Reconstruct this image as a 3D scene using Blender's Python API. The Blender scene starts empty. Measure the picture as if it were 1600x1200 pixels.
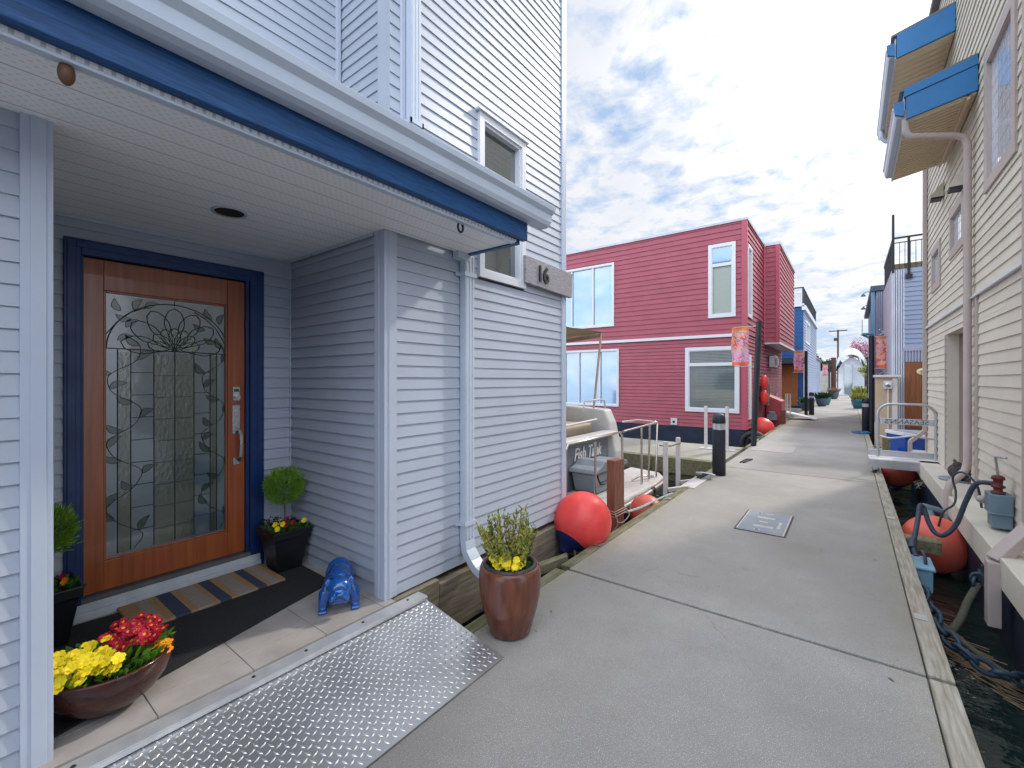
import bpy, math, random
from mathutils import Vector, Matrix
random.seed(7)
R = math.radians
sc = bpy.context.scene
COL = sc.collection

# ------------------------------------------------------------------ materials
def mat(name, col, rough=0.6, metal=0.0, ns=0, na=0.0, bs=0, bd=0.0, col2=None, spec=0.5, coat=0.0,
        stretch=(1, 1, 1), ss=0.0, dirt=0.0, trans=0.0, ior=1.45, emis=None):
    m = bpy.data.materials.new(name); m.use_nodes = True
    nt = m.node_tree; N = nt.nodes; L = nt.links
    b = N['Principled BSDF']
    b.inputs['Base Color'].default_value = (*col, 1)
    b.inputs['Roughness'].default_value = rough
    b.inputs['Metallic'].default_value = metal
    b.inputs['Specular IOR Level'].default_value = spec
    b.inputs['Coat Weight'].default_value = coat
    b.inputs['IOR'].default_value = ior
    b.inputs['Transmission Weight'].default_value = trans
    if emis:
        b.inputs['Emission Color'].default_value = (*emis[:3], 1); b.inputs['Emission Strength'].default_value = emis[3]
    tc = N.new('ShaderNodeTexCoord'); mp = N.new('ShaderNodeMapping')
    mp.inputs['Scale'].default_value = stretch
    L.new(tc.outputs['Object'], mp.inputs['Vector'])
    last = None
    if ns:
        n = N.new('ShaderNodeTexNoise'); n.inputs['Scale'].default_value = ns; n.inputs['Detail'].default_value = 6
        L.new(mp.outputs[0], n.inputs['Vector'])
        r = N.new('ShaderNodeMapRange'); r.inputs['From Min'].default_value = 0.3; r.inputs['From Max'].default_value = 0.7
        L.new(n.outputs['Fac'], r.inputs['Value'])
        mx = N.new('ShaderNodeMix'); mx.data_type = 'RGBA'
        c2 = col2 if col2 else tuple(c * (1 - na) for c in col)
        mx.inputs[6].default_value = (*col, 1); mx.inputs[7].default_value = (*c2, 1)
        L.new(r.outputs[0], mx.inputs[0]); last = mx.outputs[2]
        # roughness breakup
        rr = N.new('ShaderNodeMapRange'); rr.inputs['To Min'].default_value = max(0.02, rough - 0.08)
        rr.inputs['To Max'].default_value = min(1, rough + 0.1); L.new(n.outputs['Fac'], rr.inputs['Value'])
        L.new(rr.outputs[0], b.inputs['Roughness'])
    if dirt:
        n2 = N.new('ShaderNodeTexNoise'); n2.inputs['Scale'].default_value = 1.3; n2.inputs['Detail'].default_value = 8
        n2.inputs['Roughness'].default_value = 0.7
        L.new(tc.outputs['Object'], n2.inputs['Vector'])
        r2 = N.new('ShaderNodeMapRange'); r2.inputs['From Min'].default_value = 0.42; r2.inputs['From Max'].default_value = 0.75
        r2.inputs['To Max'].default_value = dirt
        L.new(n2.outputs['Fac'], r2.inputs['Value'])
        m2 = N.new('ShaderNodeMix'); m2.data_type = 'RGBA'
        L.new(r2.outputs[0], m2.inputs[0])
        if last: L.new(last, m2.inputs[6])
        else: m2.inputs[6].default_value = (*col, 1)
        m2.inputs[7].default_value = (col[0] * 0.45, col[1] * 0.43, col[2] * 0.38, 1); last = m2.outputs[2]
    if last: L.new(last, b.inputs['Base Color'])
    if bs:
        n3 = N.new('ShaderNodeTexNoise'); n3.inputs['Scale'].default_value = bs; n3.inputs['Detail'].default_value = 5
        L.new(mp.outputs[0], n3.inputs['Vector'])
        bp = N.new('ShaderNodeBump'); bp.inputs['Strength'].default_value = 1.0; bp.inputs['Distance'].default_value = bd
        L.new(n3.outputs['Fac'], bp.inputs['Height']); L.new(bp.outputs[0], b.inputs['Normal'])
    return m

def nodes(m): return m.node_tree.nodes, m.node_tree.links, m.node_tree.nodes['Principled BSDF']

M = {}
M['vinyl'] = mat('pale_blue_vinyl', (0.435, 0.475, 0.545), 0.42, ns=3, na=0.05, bs=4, bd=0.004, dirt=0.16)
M['vinyl_trim'] = mat('pale_blue_trim', (0.47, 0.515, 0.60), 0.38, ns=4, na=0.05, dirt=0.08)
M['gutter'] = mat('pale_gutter_paint', (0.52, 0.58, 0.66), 0.3, ns=5, na=0.05, dirt=0.08)
M['navy'] = mat('navy_paint', (0.006, 0.036, 0.14), 0.4, ns=8, na=0.3, bs=30, bd=0.001)
M['blue_beam'] = mat('rough_blue_beam', (0.010, 0.085, 0.25), 0.5, ns=14, na=0.5, stretch=(9, 0.6, 9), bs=10, bd=0.003)
M['door_wood'] = mat('stained_fir', (0.40, 0.105, 0.028), 0.33, ns=5, col2=(0.25, 0.055, 0.016), stretch=(6, 6, 0.35), bs=20, bd=0.0006, coat=0.3)
M['glass_frost'] = mat('frosted_door_glass', (0.11, 0.155, 0.18), 0.035, ns=2, na=0.3, bs=9, bd=0.0009, spec=1.0, coat=0.6)
M['glass_clear'] = mat('ripple_door_glass', (0.055, 0.075, 0.045), 0.06, ns=3, na=0.5, bs=55, bd=0.0016, stretch=(1, 1, 0.6), spec=1.0, coat=0.6)
M['glass_petal'] = mat('textured_petal_glass', (0.20, 0.26, 0.17), 0.1, ns=50, na=0.6, bs=90, bd=0.003, spec=1.0)
M['lead'] = mat('lead_came', (0.02, 0.03, 0.035), 0.45, metal=0.3)
M['glass_leaf'] = mat('green_leaf_glass', (0.015, 0.045, 0.035), 0.12, spec=0.9, ns=9, na=0.4)
M['nickel'] = mat('satin_nickel', (0.52, 0.50, 0.47), 0.28, metal=1.0, ns=20, na=0.1)
M['threshold'] = mat('white_threshold', (0.55, 0.58, 0.62), 0.4, ns=9, na=0.2)
M['bronze'] = mat('dark_sill', (0.13, 0.135, 0.14), 0.45, ns=9, na=0.3)
M['tile'] = mat('porch_tile', (0.42, 0.385, 0.36), 0.5, ns=7, na=0.2, bs=50, bd=0.0008, dirt=0.4)
M['grout'] = mat('grout', (0.2, 0.19, 0.18), 0.9)
M['black_mat'] = mat('black_loop_mat', (0.010, 0.011, 0.013), 0.95, ns=180, na=0.7, col2=(0.035, 0.036, 0.038), bs=220, bd=0.006)
M['alu'] = mat('worn_aluminium', (0.66, 0.66, 0.67), 0.36, metal=0.45, ns=9, na=0.25, bs=60, bd=0.0005, dirt=0.4)
M['tread'] = mat('tread_plate', (0.72, 0.72, 0.74), 0.30, metal=0.75, ns=4, na=0.3, bs=40, bd=0.0006, dirt=0.5)
M['lozenge'] = mat('tread_lozenge', (0.80, 0.80, 0.82), 0.26, metal=0.8)
M['old_wood'] = mat('weathered_timber', (0.30, 0.25, 0.18), 0.85, ns=9, col2=(0.12, 0.10, 0.065), stretch=(3, 0.5, 6), bs=25, bd=0.004, dirt=0.6)
M['mossy'] = mat('mossy_timber', (0.25, 0.225, 0.15), 0.9, ns=6, col2=(0.095, 0.10, 0.035), stretch=(4, 0.7, 4), bs=22, bd=0.006, dirt=0.5)
M['edge_board'] = mat('grey_edge_board', (0.46, 0.43, 0.36), 0.85, ns=7, col2=(0.24, 0.21, 0.15), stretch=(9, 0.6, 4), bs=20, bd=0.006, dirt=0.6)
M['grey_wood'] = mat('sign_board_wood', (0.36, 0.34, 0.36), 0.8, ns=12, na=0.4, stretch=(1, 1.2, 9), bs=14, bd=0.004)
M['black_metal'] = mat('black_iron', (0.012, 0.010, 0.010), 0.5, bs=40, bd=0.0005)
M['brown_knob'] = mat('rusty_knob', (0.16, 0.07, 0.03), 0.5, ns=20, na=0.5)
M['pot_glaze'] = mat('brown_glaze', (0.19, 0.065, 0.035), 0.22, ns=9, col2=(0.10, 0.035, 0.025), stretch=(2.5, 2.5, .6), bs=30, bd=0.0015, coat=0.2, spec=.4)
M['bowl_glaze'] = mat('dark_red_glaze', (0.07, 0.018, 0.011), 0.2, ns=10, col2=(0.022, 0.008, 0.008), stretch=(1, 1, 3), bs=25, bd=0.002, coat=0.15, spec=.35)
M['pot_rim'] = mat('grey_inner_pot', (0.055, 0.05, 0.055), 0.45, ns=8, na=0.3)
M['soil'] = mat('potting_soil', (0.022, 0.014, 0.010), 1.0, ns=60, na=0.6, bs=80, bd=0.01)
M['black_plastic'] = mat('black_planter_plastic', (0.010, 0.011, 0.014), 0.42, ns=9, na=0.3)
M['stem'] = mat('woody_stem', (0.16, 0.085, 0.045), 0.8, ns=30, na=0.4)
M['red_stem'] = mat('red_stem', (0.19, 0.05, 0.04), 0.7)
M['leaf_lime'] = mat('lime_foliage', (0.22, 0.40, 0.03), 0.55, ns=12, col2=(0.09, 0.22, 0.02), spec=0.3)
M['leaf_green'] = mat('green_leaf', (0.06, 0.15, 0.02), 0.45, ns=15, col2=(0.025, 0.075, 0.015), spec=0.4)
M['leaf_bright'] = mat('bright_leaf', (0.14, 0.30, 0.03), 0.45, ns=15, col2=(0.07, 0.18, 0.02), spec=0.4)
M['leaf_olive'] = mat('olive_leaf', (0.46, 0.46, 0.10), 0.55, ns=15, col2=(0.13, 0.16, 0.03), spec=0.3)
M['leaf_dark'] = mat('dark_leaf', (0.022, 0.05, 0.014), 0.5, ns=12, na=0.5)
M['purple_leaf'] = mat('purple_berry', (0.045, 0.012, 0.022), 0.4)
M['yellow'] = mat('yellow_petal', (0.84, 0.60, 0.008), 0.55, ns=20, col2=(0.84, 0.72, 0.02))
M['orange'] = mat('orange_petal', (0.85, 0.36, 0.006), 0.55, ns=20, col2=(0.85, 0.25, 0.01))
M['crimson'] = mat('crimson_petal', (0.50, 0.006, 0.035), 0.5, ns=20, col2=(0.33, 0.005, 0.03))
M['blossom'] = mat('pink_blossom', (0.52, 0.22, 0.32), 0.6, ns=4, col2=(0.35, 0.13, 0.2))
M['cobalt'] = mat('cobalt_gloss', (0.004, 0.085, 0.34), 0.15, ns=4, na=0.2, coat=1.0)
M['cobalt2'] = mat('cobalt_dark', (0.003, 0.02, 0.14), 0.15, coat=1.0)
M['buoy'] = mat('coral_buoy_vinyl', (0.92, 0.085, 0.07), 0.38, ns=9, col2=(0.80, 0.06, 0.06), bs=7, bd=0.004, dirt=.28)
M['buoy_old'] = mat('faded_buoy_vinyl', (0.74, 0.11, 0.075), 0.42, ns=9, col2=(0.62, 0.13, 0.09), dirt=0.5)
M['buoy_navy'] = mat('navy_buoy_end', (0.008, 0.014, 0.07), 0.35)
M['white'] = mat('white_frame', (0.66, 0.67, 0.70), 0.35, ns=4, na=0.05)
M['red_siding'] = mat('red_siding', (0.36, 0.078, 0.105), 0.55, ns=3, na=0.12, dirt=0.12)
M['red_trim'] = mat('red_trim', (0.45, 0.085, 0.125), 0.5, ns=3, na=0.1)
M['flash'] = mat('grey_flashing', (0.42, 0.42, 0.45), 0.35, metal=0.5, ns=3, na=0.15)
M['float_navy'] = mat('navy_float', (0.012, 0.022, 0.05), 0.6, ns=3, na=0.5, dirt=0.4)
M['cream_siding'] = mat('cream_siding', (0.64, 0.59, 0.49), 0.6, ns=2, na=0.1, bs=30, bd=0.001, dirt=0.22)
M['mauve_trim'] = mat('mauve_trim', (0.44, 0.365, 0.33), 0.5, ns=3, na=0.1, dirt=0.2)
M['tan_panel'] = mat('tan_door_panel', (0.38, 0.30, 0.26), 0.55, ns=3, na=0.12)
M['tan_soffit'] = mat('tan_soffit', (0.66, 0.53, 0.37), 0.6, ns=3, na=0.08)
M['fascia_blue'] = mat('bright_blue_fascia', (0.02, 0.16, 0.38), 0.45, ns=3, na=0.2)
M['blue_siding'] = mat('blue_siding', (0.010, 0.085, 0.25), 0.55, ns=3, na=0.2)
M['bluegrey'] = mat('blue_grey_siding', (0.27, 0.33, 0.47), 0.5, ns=2, na=0.1, dirt=0.15)
M['corr'] = mat('corrugated_lilac', (0.36, 0.38, 0.50), 0.4, metal=0.3, ns=2, na=0.15)
M['corr_white'] = mat('corrugated_pale', (0.55, 0.58, 0.66), 0.4, metal=0.2, ns=2, na=0.15)
M['light_blue'] = mat('light_blue_steel', (0.16, 0.36, 0.52), 0.45, ns=2, na=0.15)
M['steel'] = mat('galvanised_steel', (0.50, 0.51, 0.53), 0.35, metal=0.85, ns=8, na=0.2)
M['stainless'] = mat('stainless_rail', (0.66, 0.60, 0.56), 0.22, metal=0.9)
M['white_metal'] = mat('white_post', (0.62, 0.58, 0.57), 0.4, ns=7, na=0.12)
M['black_post'] = mat('black_post', (0.018, 0.020, 0.026), 0.45, ns=5, na=0.35)
M['bollard'] = mat('slate_bollard', (0.030, 0.036, 0.052), 0.5, ns=7, na=0.25)
M['band'] = mat('bollard_band', (0.62, 0.60, 0.64), 0.15, ns=40, na=0.5, stretch=(1, 1, 0.2))
M['boat_white'] = mat('gelcoat', (0.62, 0.61, 0.58), 0.3, ns=3, na=0.12, dirt=0.35)
M['boat_grey'] = mat('grey_transom', (0.17, 0.19, 0.225), 0.4, ns=3, na=0.15)
M['boat_cream'] = mat('cream_cockpit', (0.55, 0.45, 0.32), 0.5, ns=4, na=0.2)
M['boat_blue'] = mat('blue_hull', (0.006, 0.06, 0.30), 0.2, coat=0.6)
M['box_grey'] = mat('grey_plastic_box', (0.27, 0.30, 0.34), 0.5, ns=6, na=0.15)
M['canvas'] = mat('tan_canvas', (0.42, 0.34, 0.24), 0.9, ns=9, na=0.2, bs=20, bd=0.004)
M['rubber'] = mat('black_rubber', (0.012, 0.013, 0.015), 0.6)
M['hose'] = mat('dark_hose', (0.035, 0.050, 0.075), 0.5, ns=9, na=0.3)
M['chain'] = mat('blue_grey_chain', (0.05, 0.085, 0.13), 0.5, metal=0.3, ns=30, na=0.5)
M['rope_old'] = mat('mossy_rope', (0.11, 0.11, 0.075), 0.95, ns=60, na=0.5, bs=90, bd=0.004)
M['rope_teal'] = mat('teal_rope', (0.20, 0.33, 0.33), 0.9, ns=50, col2=(0.45, 0.48, 0.45), bs=90, bd=0.003)
M['rope_pink'] = mat('pale_rope', (0.48, 0.30, 0.25), 0.9, ns=50, na=0.3)
M['rope_tan'] = mat('tan_rope', (0.33, 0.28, 0.20), 0.9, ns=60, na=0.5)
M['rope_blue'] = mat('blue_rope', (0.02, 0.22, 0.42), 0.8)
M['brown_post'] = mat('red_brown_timber', (0.27, 0.105, 0.065), 0.75, ns=10, na=0.4, stretch=(4, 4, 0.5), bs=20, bd=0.003)
M['rust'] = mat('rust_red_valve', (0.15, 0.025, 0.02), 0.6, ns=20, na=0.5)
M['box_blue'] = mat('blue_grey_box', (0.15, 0.22, 0.27), 0.45, ns=6, na=0.2)
M['box_teal'] = mat('pale_blue_box', (0.19, 0.36, 0.48), 0.45, ns=6, na=0.2)
M['beige_box'] = mat('beige_cabinet', (0.52, 0.39, 0.27), 0.6, ns=3, na=0.1)
M['teal_pot'] = mat('teal_pot', (0.02, 0.16, 0.18), 0.3, coat=0.4)
M['slate_pot'] = mat('slate_pot', (0.07, 0.09, 0.12), 0.5)
M['white_paint'] = mat('white_panel', (0.66, 0.67, 0.69), 0.5, ns=2, na=0.1)
M['beige_wall'] = mat('beige_wall', (0.50, 0.46, 0.39), 0.8, ns=2, na=0.25)
M['orange_door'] = mat('varnished_door', (0.34, 0.13, 0.04), 0.4, ns=7, na=0.45, stretch=(5, 5, 0.5))
M['brown_door'] = mat('plank_door', (0.27, 0.095, 0.035), 0.45, ns=7, na=0.35, stretch=(5, 5, 0.5))
M['duck'] = mat('brown_feathers', (0.085, 0.060, 0.050), 0.8, ns=26, col2=(0.025, 0.018, 0.016), stretch=(1, 1, 3), bs=40, bd=0.01)
M['cream_plate'] = mat('cream_plaque', (0.60, 0.54, 0.40), 0.5)
M['letter_white'] = mat('white_lettering', (0.75, 0.75, 0.75), 0.5)
M['letter_dark'] = mat('dark_lettering', (0.12, 0.12, 0.13), 0.5)
M['vent'] = mat('white_outlet', (0.55, 0.56, 0.58), 0.5)
M['debris'] = mat('dry_reeds', (0.35, 0.24, 0.15), 0.9, ns=30, na=0.5)
M['dark'] = mat('dark_void', (0.012, 0.012, 0.014), 0.8)
M['blind'] = mat('pale_blind', (0.40, 0.44, 0.37), 0.7)
M['bark'] = mat('bark', (0.07, 0.05, 0.04), 0.95, ns=9, na=0.4)
M['roof_grey'] = mat('roof_membrane', (0.18, 0.18, 0.19), 0.9, ns=3, na=0.3)
M['red_box'] = mat('red_painted_box', (0.45, 0.07, 0.085), 0.5, ns=4, na=0.15)
M['red_hull'] = mat('red_canoe', (0.62, 0.03, 0.02), 0.35)
M['rusty_pile'] = mat('rusty_pile', (0.11, 0.045, 0.035), 0.8, ns=6, na=0.4)

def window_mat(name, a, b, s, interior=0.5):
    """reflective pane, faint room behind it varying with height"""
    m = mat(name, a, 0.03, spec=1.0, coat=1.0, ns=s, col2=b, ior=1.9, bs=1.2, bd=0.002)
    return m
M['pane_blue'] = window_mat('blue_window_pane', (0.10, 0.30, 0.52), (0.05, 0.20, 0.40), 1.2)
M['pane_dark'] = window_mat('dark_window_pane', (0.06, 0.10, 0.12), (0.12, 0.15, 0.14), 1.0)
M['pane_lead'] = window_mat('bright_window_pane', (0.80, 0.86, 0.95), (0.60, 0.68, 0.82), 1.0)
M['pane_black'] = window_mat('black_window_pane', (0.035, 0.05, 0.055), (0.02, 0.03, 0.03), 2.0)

# concrete deck
m = mat('dock_concrete', (0.345, 0.325, 0.30), 0.85); N, L, b = nodes(m); M['concrete'] = m
tc = N.new('ShaderNodeTexCoord')
def noise(sc_, det=5, rough=0.6):
    n = N.new('ShaderNodeTexNoise'); n.inputs['Scale'].default_value = sc_; n.inputs['Detail'].default_value = det
    n.inputs['Roughness'].default_value = rough; L.new(tc.outputs['Object'], n.inputs['Vector']); return n
def rng(src, a, b_, c=0.0, d=1.0):
    r = N.new('ShaderNodeMapRange'); r.inputs['From Min'].default_value = a; r.inputs['From Max'].default_value = b_
    r.inputs['To Min'].default_value = c; r.inputs['To Max'].default_value = d; L.new(src, r.inputs['Value']); return r.outputs[0]
def mix(f, a, b_, mode='MIX'):
    x = N.new('ShaderNodeMix'); x.data_type = 'RGBA'; x.blend_type = mode
    if isinstance(f, (int, float)): x.inputs[0].default_value = f
    else: L.new(f, x.inputs[0])
    for k, v in ((6, a), (7, b_)):
        if isinstance(v, tuple): x.inputs[k].default_value = (*v, 1)
        else: L.new(v, x.inputs[k])
    return x.outputs[2]
big = noise(0.7, 6, 0.65); mid = noise(5, 6, 0.7); fine = noise(130, 3); spk = noise(230, 2); blot = noise(1.9, 8, 0.75)
c = mix(rng(big.outputs[0], .3, .7), (0.355, 0.335, 0.305), (0.25, 0.235, 0.215))
c = mix(rng(mid.outputs[0], .35, .7, 0, .45), c, (0.24, 0.225, 0.205))
c = mix(rng(fine.outputs[0], .50, .64, 0, .5), c, (0.18, 0.17, 0.16))
c = mix(rng(spk.outputs[0], .60, .68, 0, .9), c, (0.80, 0.78, 0.74))
c = mix(rng(blot.outputs[0], .60, .75, 0, .4), c, (0.17, 0.155, 0.125))
# algae close to both edges
sx = N.new('ShaderNodeSeparateXYZ'); L.new(tc.outputs['Object'], sx.inputs[0])
e1 = rng(sx.outputs[0], -1.60, -1.86, 0, 1); e2 = rng(sx.outputs[0], 0.16, 0.32, 0, 1)
mm = N.new('ShaderNodeMath'); mm.operation = 'MAXIMUM'; L.new(e1, mm.inputs[0]); L.new(e2, mm.inputs[1])
m3 = N.new('ShaderNodeMath'); m3.operation = 'MULTIPLY'; L.new(mm.outputs[0], m3.inputs[0]); L.new(rng(mid.outputs[0], .35, .65, 0, .6), m3.inputs[1])
c = mix(m3.outputs[0], c, (0.27, 0.25, 0.13))
w1_ = noise(.38, 3, .5); c = mix(rng(w1_.outputs[0], .48, .66, 0, .6), c, (0.20, 0.185, 0.16))
vo_ = N.new('ShaderNodeTexVoronoi'); vo_.feature = 'DISTANCE_TO_EDGE'; vo_.inputs['Scale'].default_value = .42
wv = N.new('ShaderNodeVectorMath'); wv.operation = 'MULTIPLY_ADD'; L.new(mid.outputs['Color'], wv.inputs[0]); wv.inputs[1].default_value = (.12, .12, 0); L.new(tc.outputs['Object'], wv.inputs[2]); L.new(wv.outputs[0], vo_.inputs['Vector'])
ck = rng(vo_.outputs['Distance'], .0, .0022, .55, 0); ckm = N.new('ShaderNodeMath'); ckm.operation = 'MULTIPLY'; L.new(ck, ckm.inputs[0]); L.new(rng(blot.outputs[0], .5, .58), ckm.inputs[1])
c = mix(ckm.outputs[0], c, (0.12, 0.11, 0.10))
vs_ = N.new('ShaderNodeTexVoronoi'); vs_.inputs['Scale'].default_value = 2.3; L.new(tc.outputs['Object'], vs_.inputs['Vector'])
c = mix(rng(vs_.outputs['Distance'], .035, .085, .55, 0), c, (0.22, 0.20, 0.18))
L.new(c, b.inputs['Base Color'])
bp = N.new('ShaderNodeBump'); bp.inputs['Distance'].default_value = 0.0025
ad = N.new('ShaderNodeMath'); ad.operation = 'ADD'; L.new(fine.outputs[0], ad.inputs[0]); L.new(mid.outputs[0], ad.inputs[1])
L.new(ad.outputs[0], bp.inputs['Height']); L.new(bp.outputs[0], b.inputs['Normal'])

# water
m = mat('harbour_water', (0.009, 0.022, 0.019), 0.04, spec=0.9); N, L, b = nodes(m); M['water'] = m
b.inputs['IOR'].default_value = 1.4
tc = N.new('ShaderNodeTexCoord'); mp = N.new('ShaderNodeMapping'); mp.inputs['Scale'].default_value = (1.0, 1.6, 1)
mp.inputs['Rotation'].default_value = (0, 0, 0.5); L.new(tc.outputs['Object'], mp.inputs[0])
def wn(s, d):
    n = N.new('ShaderNodeTexNoise'); n.inputs['Scale'].default_value = s; n.inputs['Detail'].default_value = 3
    n.inputs['Distortion'].default_value = 0.6; L.new(mp.outputs[0], n.inputs['Vector'])
    p = N.new('ShaderNodeBump'); p.inputs['Distance'].default_value = d; L.new(n.outputs[0], p.inputs['Height']); return p
p1 = wn(1.5, 0.055); p2 = wn(6, 0.010); L.new(p1.outputs[0], p2.inputs['Normal']); L.new(p2.outputs[0], b.inputs['Normal'])

# perforated soffit: rows of small punched slots, v-grooves along the house
m = mat('perforated_soffit', (0.60, 0.585, 0.57), 0.5); N, L, b = nodes(m); M['soffit'] = m
tc = N.new('ShaderNodeTexCoord'); sx = N.new('ShaderNodeSeparateXYZ'); L.new(tc.outputs['Object'], sx.inputs[0])
def mth(op, a, b_=None):
    n = N.new('ShaderNodeMath'); n.operation = op
    for k, v in ((0, a), (1, b_)):
        if v is None: continue
        if isinstance(v, (int, float)): n.inputs[k].default_value = v
        else: L.new(v, n.inputs[k])
    return n.outputs[0]
xs = mth('DIVIDE', sx.outputs[0], 0.022); row = mth('FLOOR', xs)
odd = mth('MULTIPLY', mth('MODULO', mth('ABSOLUTE', row), 2.0), 0.5)
ys = mth('ADD', mth('DIVIDE', sx.outputs[1], 0.030), odd)
fx = mth('ABSOLUTE', mth('SUBTRACT', mth('FRACT', mth('ADD', xs, 100.0)), 0.5)); fy = mth('ABSOLUTE', mth('SUBTRACT', mth('FRACT', mth('ADD', ys, 100.0)), 0.5))
slot = mth('MULTIPLY', mth('LESS_THAN', fx, 0.085), mth('LESS_THAN', fy, 0.19))
gx = mth('FRACT', mth('ADD', mth('DIVIDE', sx.outputs[0], 0.135), 100.0))
groove = mth('LESS_THAN', mth('ABSOLUTE', mth('SUBTRACT', gx, 0.5)), 0.022)
free = mth('GREATER_THAN', mth('ABSOLUTE', mth('SUBTRACT', gx, 0.5)), 0.09)
cc = mix(mth('MULTIPLY', slot, free), (0.86, 0.85, 0.84), (0.54, 0.53, 0.52)); cc = mix(groove, cc, (0.40, 0.39, 0.385))
L.new(cc, b.inputs['Base Color'])

# striped coir doormat
m = mat('striped_coir', (0.45, 0.27, 0.12), 0.95, bs=160, bd=0.006); N, L, b = nodes(m); M['coir'] = m
tc = N.new('ShaderNodeTexCoord'); sx = N.new('ShaderNodeSeparateXYZ'); L.new(tc.outputs['Object'], sx.inputs[0])
cr = N.new('ShaderNodeValToRGB'); cr.color_ramp.interpolation = 'CONSTANT'
T_, G_, B_ = (0.42, 0.255, 0.12, 1), (0.36, 0.31, 0.27, 1), (0.015, 0.045, 0.11, 1)
st = [(0, T_), (.10, G_), (.17, T_), (.225, B_), (.32, T_), (.365, G_), (.47, T_), (.505, B_), (.585, T_), (.63, G_), (.73, T_), (.775, B_), (.845, T_), (.88, G_), (.945, T_)]
el = cr.color_ramp.elements
el[0].position = 0; el[0].color = st[0][1]; el[1].position = st[1][0]; el[1].color = st[1][1]
for p_, c_ in st[2:]:
    e = el.new(p_); e.color = c_
r = rng(sx.outputs[1], 0.0, 0.80); L.new(r, cr.inputs[0])
tn = noise(140, 3); cc = mix(rng(tn.outputs[0], .3, .7, 0, .5), cr.outputs[0], (0.12, 0.075, 0.04))
L.new(cc, b.inputs['Base Color'])

# festival banner: swirls of violet on orange and pink
def banner_mat(name, seed):
    global N, L, tc
    m = mat(name, (0.8, 0.4, 0.2), 0.75); N, L, b = nodes(m)
    tc = N.new('ShaderNodeTexCoord'); mp = N.new('ShaderNodeMapping'); mp.inputs['Location'].default_value = (seed, seed, seed)
    L.new(tc.outputs['Object'], mp.inputs[0])
    n = N.new('ShaderNodeTexNoise'); n.inputs['Scale'].default_value = 4.5; n.inputs['Detail'].default_value = 1; n.inputs['Distortion'].default_value = 2.2
    L.new(mp.outputs[0], n.inputs['Vector'])
    n2 = N.new('ShaderNodeTexNoise'); n2.inputs['Scale'].default_value = 2.2; L.new(mp.outputs[0], n2.inputs['Vector'])
    base = mix(rng(n2.outputs[0], .4, .6), (0.80, 0.42, 0.22), (0.72, 0.40, 0.50))
    w = rng(n.outputs[0], .485, .50); w2 = rng(n.outputs[0], .53, .545, 1, 0)
    c = mix(mth('MULTIPLY', w, w2), base, (0.34, 0.16, 0.50))
    w = rng(n.outputs[0], .60, .615); c = mix(w, c, (0.75, 0.10, 0.06))
    sx = N.new('ShaderNodeSeparateXYZ'); L.new(tc.outputs['Object'], sx.inputs[0])
    lo = rng(sx.outputs[2], 1.97, 1.96); c = mix(lo, c, (0.80, 0.13, 0.05))
    hi = rng(sx.outputs[2], 2.70, 2.71); c = mix(hi, c, (0.80, 0.24, 0.05))
    L.new(c, b.inputs['Base Color']); return m
M['banner'] = banner_mat('festival_banner_cloth', 3.0)
M['banner2'] = banner_mat('festival_banner_cloth_b', 8.0)

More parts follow.
